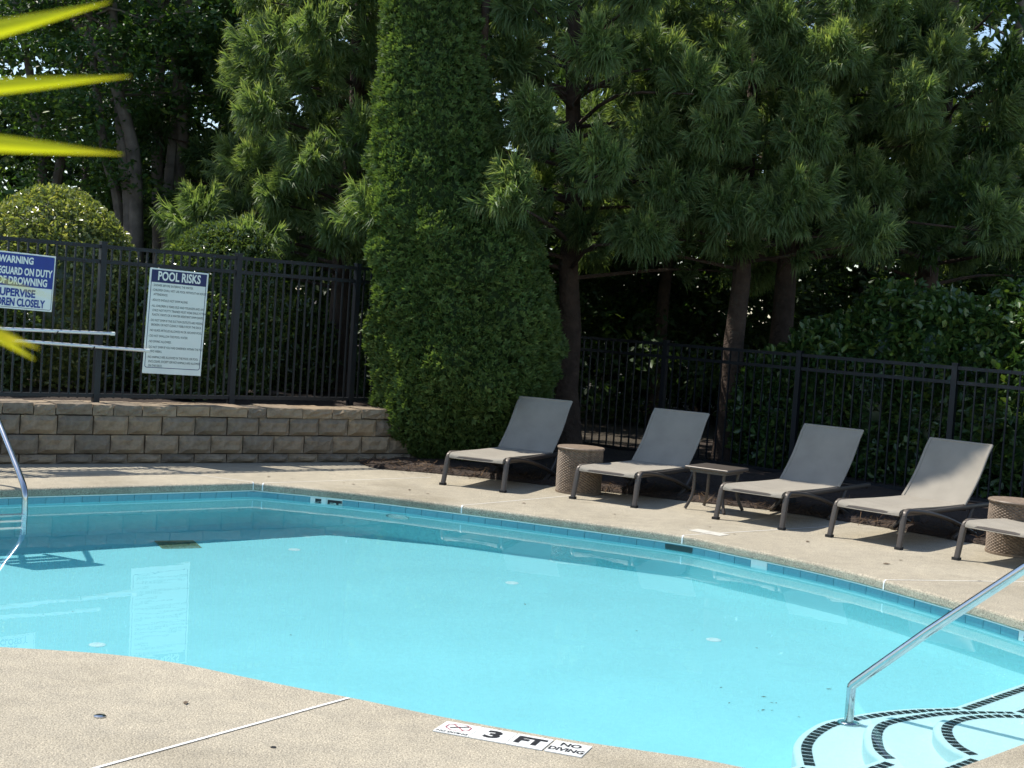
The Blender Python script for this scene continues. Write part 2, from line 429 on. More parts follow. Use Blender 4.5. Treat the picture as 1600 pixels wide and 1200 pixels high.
# floor fittings, wall inlet, main drain
def fitting(px, py, r, name='floor_inlet'):
    z = -1.25
    for _ in range(4):
        p = under(px, py, z); z = floor_z(p.x, p.y)
    mbb = MB().lathe([(r, 0), (r, .006), (r * .8, .012), (r * .55, .012), (r * .5, .008)], 20)
    return wet(link(name, mbb.mesh(name, 'step_plaster', True), shell, (p.x, p.y, z + .002)))
for px, py in ((152, 1008), (800, 911), (1115, 1000), (460, 859)): fitting(px, py, .05)
z = -1.4
for _ in range(4):
    p = under(278, 851, z); z = floor_z(p.x, p.y)
mb = MB()
for k in range(9): mb.box(-.15, .15, -.15 + k * .0335, -.15 + k * .0335 + .018, .002, .012)
mb.box(-.16, -.145, -.16, .155, .001, .014).box(.145, .16, -.16, .155, .001, .014).box(-.144, .144, -.165, -.152, .001, .014).box(-.144, .144, .14, .155, .001, .014)
wet(link('drain_grate', mb.mesh('drain_grate', 'grate'), shell, (p.x, p.y, z + .003), (0, 0, .45)))
o, m, nrm = min(tiles, key=lambda q: (q[1].xy - Vector((-.97, 12.1))).length)
mb = MB().lathe([(.11, 0), (.11, .012), (.09, .02), (.06, .02), (.055, .012)], 24)
wl = wet(link('wall_light', mb.mesh('wall_light', 'chrome', True), shell, Vector((m.x, m.y, -.46)) + nrm * .004, (pi / 2, 0, atan2(nrm.y, nrm.x) + pi / 2)))

dv, df = [], []
rdb = random.Random(8)
for k in range(20):
    cx, cy, sp = rdb.choice([(1215, 1095, 45), (1215, 1095, 45), (1180, 1000, 60), (1010, 1010, 90), (700, 1000, 200), (1120, 960, 60), (300, 960, 120)])
    px, py = cx + rdb.gauss(0, sp), cy + rdb.gauss(0, sp * .5); z = -1.2
    if py < 900 or py > 1130: continue
    for _ in range(4):
        p = under(px, py, z); z = floor_z(p.x, p.y)
    a = rdb.uniform(0, 6); L = rdb.uniform(.006, .02); b = len(dv); c_, s_ = cos(a) * L, sin(a) * L
    dv += [(p.x - c_, p.y - s_, z + .004), (p.x + s_ * .35, p.y - c_ * .35, z + .006), (p.x + c_, p.y + s_, z + .004), (p.x - s_ * .35, p.y + c_ * .35, z + .006)]; df.append((b, b + 1, b + 2, b + 3))
debris = wet(link('pool_debris', MB().add(dv, df).mesh('pool_debris', 'dry_leaf'))); tag(debris, 'tiny dark bits of leaf lying on the pool floor', 'debris', kind='stuff')

# ------------------------------------------------------------------ steps in the corner
STEP_PATHS = [
    (-.68, [(.45, 5.44), (1.0, 5.99), (1.42, 6.42)], [(1.42, 6.42), (1.435, 6.55), (1.46, 6.70), (1.52, 6.86), (1.60, 7.0), (1.70, 7.13), (1.84, 7.24), (2.02, 7.36), (2.23, 7.46), (2.49, 7.54)], [(2.49, 7.54), (3.07, 8.13), (4.1, 9.16)]),
    (-.45, [(.9, 5.47), (1.3, 5.87), (1.77, 6.34)], [(1.77, 6.34), (1.75, 6.46), (1.77, 6.61), (1.81, 6.77), (1.88, 6.92), (1.98, 7.02), (2.11, 7.11), (2.26, 7.20), (2.42, 7.26), (2.58, 7.29), (2.70, 7.31)], [(2.70, 7.31), (3.2, 7.81), (4.2, 8.81)]),
    (-.25, [(1.3, 5.43), (1.7, 5.84), (2.13, 6.27)], [(2.13, 6.27), (2.09, 6.38), (2.085, 6.52), (2.11, 6.67), (2.16, 6.79), (2.25, 6.90), (2.36, 6.98), (2.52, 7.04), (2.70, 7.06), (2.88, 7.03)], [(2.88, 7.03), (3.3, 7.45), (4.2, 8.35)]),
]
steps = link('pool_steps', None); tag(steps, 'white curved entry steps with black tile edging', kind='structure')
nos = MB().box(-.0205, .0205, -.025, .025, 0, .004); nme = nos.mesh('edge_tile', 'black_tile')
for z, A, B, C in STEP_PATHS:
    A3 = [Vector((x, y, z)) for x, y in A]; B3 = catmull([Vector((x, y, z)) for x, y in B], 6); C3 = [Vector((x, y, z)) for x, y in C]
    L = A3[:-1] + B3 + C3[1:]
    back = [Vector((4.9, 8.1, z)), Vector((1.9, 4.9, z))]
    def off(Lp, d):
        out = []
        for i, p in enumerate(Lp):
            a = Lp[max(0, i - 1)]; c = Lp[min(len(Lp) - 1, i + 1)]
            e1 = (p - a).normalized() if i else (c - p).normalized(); e2 = (c - p).normalized() if i < len(Lp) - 1 else e1
            n1 = Vector((e1.y, -e1.x, 0)); n2 = Vector((e2.y, -e2.x, 0)); mm = (n1 + n2).normalized()
            out.append(p + mm * (d / max(.5, mm.dot(n1))))
        return out
    rings = [[(p.x, p.y, zz) for p in off(L, d)] for d, zz in ((.03, z), (.012, z - .005), (.003, z - .015), (0, z - .034), (-.004, -1.7))]
    mb = MB(); n = len(L); mb.v = [v for r in rings for v in r]
    for i in range(len(rings) - 1):
        for k in range(n - 1): mb.f.append((i * n + k, (i + 1) * n + k, (i + 1) * n + k + 1, i * n + k + 1))
    tread = wet(link('tread', mb.mesh('tread', 'step_plaster', True), steps))
    top = fill(rings[0] + [tuple(p) for p in back], None, 'tread_top', 'step_plaster')
    wet(link('tread_top', top, tread))
    for seg in (A3, B3, C3):
        P = resample(off(seg, .062), .052)
        for a, b in zip(P, P[1:]):
            m = (a + b) / 2
            if m.x + m.y > 11.6 or m.x < .7: continue
            wet(link('edge_tile', nme, tread, (m.x, m.y, z + .001), (0, 0, atan2(b.y - a.y, b.x - a.x))))

# ------------------------------------------------------------------ deck marks, joints, caps
def flat_quad(name, a, b, w, z, mat, parent):
    a = Vector((a[0], a[1], 0)); b = Vector((b[0], b[1], 0)); t = (b - a).normalized(); n = Vector((-t.y, t.x, 0)) * (w / 2)
    mb = MB().add([(a - n) + Vector((0, 0, z)), (b - n) + Vector((0, 0, z)), (b + n) + Vector((0, 0, z)), (a + n) + Vector((0, 0, z))], [(0, 1, 2, 3)])
    return link(name, mb.mesh(name, mat), parent)
j0 = at(550, 1090); j1 = at(190, 1190); jd = (j1 - j0).normalized()
flat_quad('joint_strip', j0 + jd * .02, j0 + jd * 4, .014, .004, 'white_caulk', deck)
def rim_joint(px, py, d2):
    """caulked joint: down the coping face and across the deck to the bed"""
    p = at(px, py).xy; i = min(range(len(RIM)), key=lambda k: (RIM[k] - p).length)
    q = RIM[i]; t = (RIM[(i + 1) % len(RIM)] - RIM[i - 1]).normalized(); nrm = Vector((-t.y, t.x)) * OUT
    prof = [(-.003, -.066), (-.003, -.024), (-.001, -.012), (.006, -.001), (.02, .0035)]
    tt = t * .006; mb = MB()
    vs = [(q.x + nrm.x * o + s * tt.x, q.y + nrm.y * o + s * tt.y, zz) for o, zz in prof for s in (-1, 1)]
    mb.add(vs, [(2 * k, 2 * k + 1, 2 * k + 3, 2 * k + 2) for k in range(len(prof) - 1)])
    wet(link('joint_caulk', mb.mesh('joint_caulk', 'white_caulk', True), deck))
    e = q + nrm * .02; flat_quad('joint_strip', e, e + Vector(d2) * 1.9, .008, .003, 'white_caulk', deck)
rim_joint(716, 792, (.65, .76)); rim_joint(1062, 838, (.79, .61)); rim_joint(1388, 908, (.96, .28))
rim_joint(407, 757, (.75, .66)); rim_joint(390, 755, (-.92, .39))

plate = MB().box(-.0752, .0752, -.0752, .0752, 0, .004).mesh('marker_tile', 'white_tile')
def marker_row(origin, tdir, texts, lab, pm=None):
    t = Vector((tdir[0], tdir[1], 0)).normalized(); rz = atan2(t.y, t.x)
    for k, (gap, tx) in enumerate(texts):
        c = Vector((origin[0], origin[1], 0)) + t * gap
        o = link('marker_tile', pm or plate, deck, (c.x, c.y, .001), (0, 0, rz))
        o['label'] = lab
        for (s, size, xs, bold, dy, matn) in tx:
            if s == '<nodive>':
                mb = MB(); n = 24
                ang = [(2 * pi * (k2 + .5) / 8) for k2 in range(8)]
                for k2 in range(8):
                    a1, a2 = ang[k2], ang[(k2 + 1) % 8]
                    mb.add([(r * cos(a) , .014 + r * sin(a) * .86, 0) for r, a in ((.056, a1), (.056, a2), (.051, a2), (.051, a1))], [(0, 1, 2, 3)])
                mb.add([(-.037, .047, 0), (-.033, .05, 0), (.037, -.018, 0), (.033, -.021, 0)], [(0, 1, 2, 3)])
                link('no_diving_sign', mb.mesh('no_diving_sign', 'print_red'), o, (0, 0, .006))
                mb = MB().tube([(-.03, -.005, 0), (0, .018, 0), (.034, .04, 0)], .0035, 5)
                link('diver_mark', mb.mesh('diver_mark', 'print_black'), o, (0, 0, .0045))
            else:
                link('lettering', text_mesh(s, size, matn, bold, xs, 'CENTER'), o, (0, dy, .0052))
s = 5.333
TL = at(660 + 205 / s, 1110 + 98 / s); TR = at(660 + 1482 / s, 1110 + 322 / s); BL = at(660 + 65 / s, 1110 + 178 / s)
td = (TR - TL).normalized(); nrow = Vector((td.y, -td.x, 0)); o0 = TL + td * .076 + nrow * .076
marker_row(o0, td, [
    (0, [('<nodive>', 0, 0, 0, 0, ''), ('NO DIVING', .027, .95, .0008, -.058, 'print_black')]),
    (.1545, [('3', .125, 1.15, .006, 0, 'print_black')]),
    (.309, [('FT', .115, .95, .007, 0, 'print_black')]),
    (.470, [('NO', .06, .9, .0022, .034, 'print_black'), ('DIVING', .06, .72, .0022, -.03, 'print_black')])],
    'white depth marker tile set in the near deck edge')
worn = MB().box(-.0752, .0752, -.0752, .0752, 0, .0025).mesh('marker_tile', 'worn_tile')
for px, py, tdx, n, pm in ((1095, 830, (.75, -.66), 2, worn),):
    marker_row(at(px, py), tdx, [(k * .156, []) for k in range(n)], 'worn white marker tile set in the far deck edge', pm)
p = at(156, 1120)
link('deck_cap', MB().lathe([(.024, 0), (.024, .004), (.018, .007), (.006, .008)], 18).mesh('deck_cap', 'chrome', True), deck, (p.x, p.y, .001))
p = at(427, 1168)
link('painted_deck_hole', MB().lathe([(.011, 0), (.011, .002), (.004, .0025)], 12).mesh('painted_deck_hole', 'print_black'), deck, (p.x, p.y, .001))  # raised disc, the darkness of the hole painted in black
# fallen leaves on the deck
lm = MB().add([(-.03, 0, .002), (0, .014, .008), (.035, .002, .004), (0, -.014, .004)], [(0, 1, 2), (0, 2, 3)]).mesh('fallen_leaf', 'dry_leaf')
spots = [(176, 742), (420, 745), (456, 748), (537, 755), (552, 757), (668, 772), (818, 787), (960, 804), (1109, 824), (1262, 847), (1407, 876), (1385, 882), (1530, 908), (640, 766), (290, 1099), (1148, 835)]
for k, (px, py) in enumerate(spots):
    p = at(px, py); o = link('fallen_leaf', lm, None, (p.x, p.y, .002), (0, 0, random.uniform(0, 6)))
    o.scale = [random.uniform(.5, 1.15)] * 3
    tag(o, 'small dry brown leaf fallen on the concrete deck', 'leaf', 'dry leaves fallen on the deck')

# ------------------------------------------------------------------ retaining wall of split-face blocks
wall_rz = atan2(wd.y, wd.x)
wall = thing('retaining_wall', 'low retaining wall of tan split face blocks under the left fence', 'wall', (WB0.x, WB0.y, 0), wall_rz)
def block_mesh(L, H, D, seed, rough=.011, bulge=.042, name='block'):
    r = random.Random(seed); nx, nz = 6, 4; vs = []; fs = []
    for j in range(nz + 1):
        for i in range(nx + 1):
            u, v = i / nx, j / nz; e = min(u, 1 - u, ) * L; ez = min(v, 1 - v) * H
            y = -bulge * (min(1, e / .05) * min(1, ez / .035)) ** .5 + (r.uniform(-rough, rough) if 0 < i < nx and 0 < j < nz else r.uniform(0, rough * .7))
            x = (u - .5) * (L - .010) + (r.uniform(-.006, .006) if 0 < i < nx else 0); zz = v * (H - .008) + .003 + (r.uniform(-.004, .004) if 0 < j < nz else r.uniform(-.0025, .0015))
            vs.append((x, y, zz))
    g = lambda i, j: j * (nx + 1) + i
    for j in range(nz):
        for i in range(nx): fs.append((g(i, j), g(i + 1, j), g(i + 1, j + 1), g(i, j + 1)))
    n = len(vs)
    for i in range(nx + 1): vs.append((vs[g(i, nz)][0], D, vs[g(i, nz)][2]))
    for i in range(nx + 1): vs.append((vs[g(i, 0)][0], D, vs[g(i, 0)][2]))
    for i in range(nx): fs.append((g(i, nz), g(i + 1, nz), n + i + 1, n + i)); fs.append((g(i + 1, 0), g(i, 0), n + nx + 1 + i, n + nx + 2 + i))
    fs.append(tuple([g(0, j) for j in range(nz, -1, -1)] + [n + nx + 1, n])); fs.append(tuple([g(nx, j) for j in range(nz + 1)] + [n + nx, n + 2 * nx + 1]))
    return MB().add(vs, fs).mesh(name, 'split_face_block')
courses = [(0, .09, .0), (.09, .18, .5), (.27, .18, .0), (.45, .105, .3)]
BL_ = .335
bm_full = [block_mesh(BL_, .18, .22, k) for k in range(7)]; bm_low = [block_mesh(BL_, .09, .22, 20 + k) for k in range(4)]
for ci, (z0, h, st) in enumerate(courses[:3]):
    k = -3
    while True:
        x = (k + st) * BL_
        if x > wlen + 1.2: break
        o = link('block', random.choice(bm_low if ci == 0 else bm_full), wall, (x, .012 * ci + random.uniform(-.012, .012), z0), (random.uniform(-.02, .02), random.uniform(-.006, .006), random.uniform(-.03, .03))); k += 1
x = -1.3; k = 0
while x < wlen + 1.2:
    L = random.choice([.2, .28, .4, .34])
    link('cap_block', block_mesh(L, .105, .42, 50 + k, .012, .006, 'cap_block'), wall, (x + L / 2, .01 + random.uniform(-.006, .006), .45 + random.uniform(-.006, .006)), (random.uniform(-.015, .015), random.uniform(-.012, .012), random.uniform(-.02, .02))); x += L; k += 1
link('backing_fill', MB().box(-6, wlen + 1.25, .2, .34, 0, .53).mesh('backing_fill', 'leaf_litter'), wall)
# raised bed behind the wall
bw = 26; nb = 60
bx, by = np.meshgrid(np.linspace(-14, wlen + 1.1, 60), np.linspace(.38, 24, 60))
bz = .50 + .04 * rng.random(bx.shape) + np.where(by > .6, .03, 0) * rng.random(bx.shape) - np.where(by < .4, .02, 0)
BV = np.stack([bx.ravel(), by.ravel(), bz.ravel()], 1); idx = np.arange(3600).reshape(60, 60)
BF = np.stack([idx[:-1, :-1].ravel(), idx[:-1, 1:].ravel(), idx[1:, 1:].ravel(), idx[1:, :-1].ravel()], 1)
bed = link('raised_bed', mesh_np('raised_bed', BV, [BF], 'mulch'), None, (WB0.x, WB0.y, 0), (0, 0, wall_rz)); tag(bed, kind='structure')
# mulch bed behind the loungers
mv = []; ncol = 40
for i, p in enumerate(EP):
    for k in range(ncol):
        s_ = (k / (ncol - 1)) ** 1.5 * 16
        q = p + Vector((.66, .75, 0)) * s_ + Vector((random.uniform(-.02, .02), random.uniform(-.02, .02), 0))
        mv.append((q.x, q.y, .006 + (0 if k == 0 else min(.05, .02 + s_ * .02) + random.uniform(0, .03))))
idx = np.arange(len(mv)).reshape(len(EP), ncol)
mulch = link('mulch_bed', mesh_np('mulch_bed', np.array(mv), [np.stack([idx[:-1, :-1].ravel(), idx[1:, :-1].ravel(), idx[1:, 1:].ravel(), idx[:-1, 1:].ravel()], 1)], 'mulch'))
tag(mulch, kind='structure')
# pine straw scattered over the front of the bed
n = 5200
ii = rng.integers(0, len(EP) - 1, n); off_ = rng.gamma(1.3, .45, n); E = np.array([tuple(p) for p in EP])
pos = E[ii] + np.stack([.66 * off_, .75 * off_, .02 + .05 * rng.random(n)], 1) + rng.normal(0, .06, (n, 3)) * [1, 1, .15]
an = rng.uniform(0, 2 * pi, n); ln = rng.uniform(.05, .12, n)
dx = np.stack([np.cos(an) * ln, np.sin(an) * ln, rng.normal(0, .02, n)], 1); sd = np.stack([-np.sin(an), np.cos(an), an * 0], 1) * .004
PV = np.stack([pos - dx - sd, pos - dx + sd, pos + dx], 1).reshape(-1, 3)
straw = link('pine_straw', mesh_np('pine_straw', PV, [np.arange(3 * n).reshape(-1, 3)], 'pine_straw', np.repeat(rng.random(n), 3)))
tag(straw, 'brown pine straw scattered over the mulch bed', 'straw', kind='stuff')

# ------------------------------------------------------------------ fences
def fence(name, label, posts, H, z0, rail_drop, per=16):
    """posts: list of ground points in a line"""
    f = thing(name, label, 'fence', (posts[0].x, posts[0].y, z0))
    d = (posts[-1] - posts[0]); d.z = 0; d.normalize(); rz = atan2(d.y, d.x); f.rotation_euler = (0, 0, rz)
    pm = MB().box(-.03, .03, -.03, .03, -.06, H + .02).box(-.034, .034, -.034, .034, H + .02, H + .032).mesh('post', 'black_fence')
    km = MB().box(-.008, .008, -.008, .008, .03, H - .012).mesh('picket', 'black_fence')
    rm = {}
    base = posts[0]
    for i, p in enumerate(posts):
        x = (p - base).xy.length
        link('post', pm, f, (x, 0, 0))
        if i + 1 < len(posts):
            L = (posts[i + 1] - p).xy.length; key = round(L, 3)
            if key not in rm: rm[key] = MB().box(.03, L - .03, -.017, .017, -.018, .018).mesh('rail', 'black_fence')
            for zz in (H - .018, H - rail_drop, .055): link('rail', rm[key], f, (x, 0, zz))
            for k in range(1, per): link('picket', km, f, (x + L * k / per, 0, 0))
    return f, rz
WALL_TOP = .555
fp1 = at(148.75, 627.5, WALL_TOP); fp2 = at(360, 630, WALL_TOP); fdv = (fp2 - fp1); fdv.z = 0; FL = fdv.length; fdv.normalize()
left_posts = [fp1 + fdv * FL * k for k in (-2, -1, 0, 1, 2, 3)]
fence_l, rzl = fence('metal_fence', 'black metal picket fence standing on the retaining wall', left_posts, 1.49, WALL_TOP + .005, .16)
FN = Vector((fdv.y, -fdv.x, 0))                     # fence face towards the camera
rp = [Vector((1.82, 17.1, 0)), Vector((3.20, 15.9, 0)), Vector((4.57, 14.7, 0))]
rd = (rp[2] - rp[0]); RL = rd.length / 2; rd.normalize()
right_posts = [rp[0] + rd * RL * k for k in (-2, -1, 0, 1, 2, 3, 4)]
fence_r, rzr = fence('metal_fence', 'black metal picket fence behind the row of loungers', right_posts, 1.40, .03, .17)

# ------------------------------------------------------------------ signs and poles on the left fence
def sign_frame(corners, offset):
    P = [on_plane(x, y, fp1 + FN * offset, FN) for x, y in corners]
    tl, tr, br, bl = P
    x = ((tr - tl) + (br - bl)); w = x.length / 2; x.normalize(); up = ((tl - bl) + (tr - br)); h = up.length / 2
    n = FN; x = (x - n * x.dot(n)).normalized(); up = n.cross(x)
    c = (tl + tr + br + bl) / 4
    return c, w, h, Matrix(((x.x, up.x, n.x, c.x), (x.y, up.y, n.y, c.y), (x.z, up.z, n.z, c.z), (0, 0, 0, 1)))
def rrect(w, h, r, t, z):
    """rounded rectangle outline strip"""
    def loop(w, h, r):
        out = []
        for cx, cy, a0 in ((w / 2 - r, h / 2 - r, 0), (-w / 2 + r, h / 2 - r, 90), (-w / 2 + r, -h / 2 + r, 180), (w / 2 - r, -h / 2 + r, 270)):
            for k in range(5):
                a = radians(a0 + k * 22.5); out.append((cx + r * cos(a), cy + r * sin(a), z))
        return out
    A = loop(w, h, r); B = loop(w - 2 * t, h - 2 * t, max(.002, r - t)); n = len(A)
    return MB().add(A + B, [(k, (k + 1) % n, n + (k + 1) % n, n + k) for k in range(n)])
c, w, h, M = sign_frame([(235, 417), (326.5, 428), (313.5, 587), (221.7, 583.5)], .03)
sg = thing('pool_sign', 'tall white sign headed POOL RISKS on the left fence', 'sign'); sg.matrix_world = M
bevel(link('panel', MB().box(-w / 2, w / 2, -h / 2, h / 2, -.004, 0).mesh('panel', 'sign_white'), sg), .002, 1)
hb = h * .118
link('header', MB().add([(-w * .47, h * .485, .0015), (-w * .47, h * .485 - hb, .0015), (w * .47, h * .485 - hb, .0015), (w * .47, h * .485, .0015)], [(0, 1, 2, 3)]).mesh('header', 'print_blue'), sg)
link('border', rrect(w * .94, h * .93, .022, .006, .001).mesh('border', 'print_blue'), sg, (0, h * .02, 0))
link('lettering', text_mesh('POOL RISKS', hb * .98, 'sign_white', .0035, .72, 'CENTER'), sg, (0, h * .485 - hb * .5, .003))
rules = ['- SHOWER BEFORE ENTERING THE WATER.', '- CHILDREN SHALL NOT USE POOL WITHOUT AN ADULT IN', '  ATTENDANCE.', '- ADULTS SHOULD NOT SWIM ALONE.',
         '- ALL CHILDREN 3 YEARS OLD AND YOUNGER AND ANY', '  CHILD NOT POTTY TRAINED MUST WEAR SNUG FITTING', '  PLASTIC PANTS OR A WATER RESISTANT SWIM DIAPER.',
         '- DO NOT SWIM IF THE SUCTION OUTLETS ARE MISSING,', '  BROKEN, OR NOT CLEARLY VISIBLE FROM THE DECK.', '- NO GLASS ARTICLES ALLOWED IN OR AROUND POOL.', '- DO NOT SWALLOW THE POOL WATER.',
         '- NO DIVING ALLOWED.', '- DO NOT SWIM IF YOU HAD DIARRHEA WITHIN THE PAST', '  TWO WEEKS.', '- NO ANIMALS ARE ALLOWED IN THE POOL OR POOL', '  ENCLOSURE, EXCEPT SERVICE ANIMALS ARE ALLOWED', '  ON THE DECK.']
rows = [.165, .21, .252, .305, .36, .402, .444, .497, .539, .592, .645, .698, .751, .793, .846, .888, .928]
for t_, rrow in zip(rules, rows):
    ind = .02 if t_.startswith('  ') else 0
    link('lettering', text_mesh(t_.strip(), h * .031, 'print_black', .0, .70), sg, (-w * .445 + ind, h * (.5 - rrow + .003), .002))
# warning sign: right part in view
P_tr = (87, 400); P_br = (81.5, 488.5)
wsl = 1.31
c, w, h, M = sign_frame([(87 - 95 * wsl, 400 - 9.2 * wsl), (87, 400), (81.5, 488.5), (81.5 - 95 * wsl, 488.5 - 9.2 * wsl)], .03)
ws = thing('warning_sign', 'blue and white WARNING sign at the left edge of the fence', 'sign'); ws.matrix_world = M
bevel(link('panel', MB().box(-w / 2, w / 2, -h / 2, h / 2, -.004, 0).mesh('panel', 'sign_white'), ws), .002, 1)
yb = -.095 * h
link('header', MB().add([(-w * .482, h * .47, .0015), (-w * .482, yb, .0015), (w * .482, yb, .0015), (w * .482, h * .47, .0015)], [(0, 1, 2, 3)]).mesh('header', 'print_bright_blue'), ws)
link('border', rrect(w * .97, h * .95, .015, .004, .001).mesh('border', 'print_blue'), ws)
for t_, yy, cx, m_, hs in (('WARNING', .365, .035, 'sign_white', .17), ('NO LIFEGUARD ON DUTY', .165, .0, 'sign_white', .18), ('RISK OF DROWNING', -.005, .0, 'sign_white', .18), ('SUPERVISE', -.215, .03, 'print_bright_blue', .19), ('CHILDREN CLOSELY', -.385, 0.0, 'print_bright_blue', .19)):
    me = text_mesh(t_, h * hs * .98, m_, .0035, 1.0, 'CENTER')
    xs = [v.co.x for v in me.vertices]; wid = max(xs) - min(xs)
    target = {'WARNING': .44, 'NO LIFEGUARD ON DUTY': .93, 'RISK OF DROWNING': .82, 'SUPERVISE': .5, 'CHILDREN CLOSELY': .8}[t_] * w
    for v in me.vertices: v.co.x *= target / wid
    link('lettering', me, ws, ({'WARNING': .0, 'NO LIFEGUARD ON DUTY': -.0, 'RISK OF DROWNING': -.0, 'SUPERVISE': .02, 'CHILDREN CLOSELY': -.0}[t_] * w, h * yy, .003))
def pole(px0, px1, off, lab):
    a = on_plane(*px0, fp1 + FN * off, FN); b = on_plane(*px1, fp1 + FN * off, FN)
    a2 = b + (a - b) * 1.9
    o = thing('pool_pole', lab, 'pole', tuple(b)); 
    link('shaft', MB().tube([a2 - b, Vector((0, 0, 0))], .0165, 10).mesh('shaft', 'pole_aluminium', True), o)
    e = (b - a).normalized(); link('end_cap', MB().tube([-e * .03, e * .012], .0185, 10).mesh('end_cap', 'sign_white', True), o)
    for s_ in (.55, 1.75): 
        q = (a2 - b) * (s_ / (a2 - b).length)
        link('hook', MB().tube([q - FN * (off + .0), q - FN * .03 + Vector((0, 0, -.03)), q + Vector((0, 0, -.025)), q + FN * .03 + Vector((0, 0, .0))], .005, 6).mesh('hook', 'black_fence'), o)
pole((0, 513.5), (177, 521.5), .085, 'upper and shorter silver pole hanging along the left fence')
pole((0, 530.5), (231, 548), .105, 'lower and longer silver pole reaching the tall sign')

# ------------------------------------------------------------------ ladder and handrail
lad_w = left_dir.to_3d(); lad_n = Vector((lad_w.y, -lad_w.x, 0))
if lad_n.y > 0: lad_n = -lad_n                                 # into the pool
lp = at(38, 803, WATER_Z)
lad = thing('pool_ladder', 'chrome pool ladder at the far left wall', 'ladder', (lp.x, lp.y, 0))
def rail_pts(dx):
    o = lad_w * dx; P = [(.0, -.95), (0, -.3), (0, -.05), (-.025, .07), (-.155, .178), (-.315, .285), (-.64, .50), (-.74, .55), (-.84, .53), (-.89, .42), (-.90, .0)]
    return catmull([o + lad_n * a + Vector((0, 0, z)) for a, z in P], 5)
for dx in (0, .5): wet(link('rail', MB().tube(rail_pts(dx), .024, 12).mesh('rail', 'chrome', True), lad))
for z in (-.13, -.42, -.70):
    wet(link('rung', MB().box(.0, .5, -.035, .035, -.014, .014, Matrix.Translation((0, 0, z)) @ Matrix(((lad_w.x, lad_n.x, 0, 0), (lad_w.y, lad_n.y, 0, 0), (0, 0, 1, 0), (0, 0, 0, 1)))).mesh('rung', 'pole_aluminium'), lad))
for dx in (0, .5):
    q = lad_w * dx + lad_n * -.90; link('flange', MB().lathe([(.055, 0), (.055, .008), (.03, .02)], 18, q).mesh('flange', 'chrome', True), lad)
hp = Vector((1.82, 7.11, 0))
hr = thing('handrail', 'chrome handrail rising from the pool steps', 'handrail', (hp.x, hp.y, 0))
d_ = Vector((.7071, -.7071, 0))
wet(link('post', MB().tube([(0, 0, -.68), (0, 0, -.3), (0, 0, -.115), (0, 0, -.088)], .0235, 16).mesh('post', 'chrome', True), hr))
P = [Vector((0, 0, -.088)), d_ * .012 + Vector((0, 0, -.07)), d_ * .4 + Vector((0, 0, .285)), d_ * .84 + Vector((0, 0, .665)), d_ * 1.10 + Vector((0, 0, .885))]
P += catmull([d_ * 1.10 + Vector((0, 0, .885)), d_ * 1.2 + Vector((0, 0, .95)), d_ * 1.32 + Vector((0, 0, .95)), d_ * 1.4 + Vector((0, 0, .87)), d_ * 1.42 + Vector((0, 0, .4)), d_ * 1.42], 4)[1:]
wet(link('rail', MB().tube(P, .0235, 16).mesh('rail', 'chrome', True), hr))
wet(link('flange', MB().lathe([(.06, -.68), (.06, -.672), (.05, -.66), (.028, -.655)], 24).mesh('flange', 'chrome', True), hr))
link('flange', MB().lathe([(.06, 0), (.06, .008), (.03, .024)], 24, tuple(d_ * 1.42)).mesh('flange', 'chrome', True), hr)

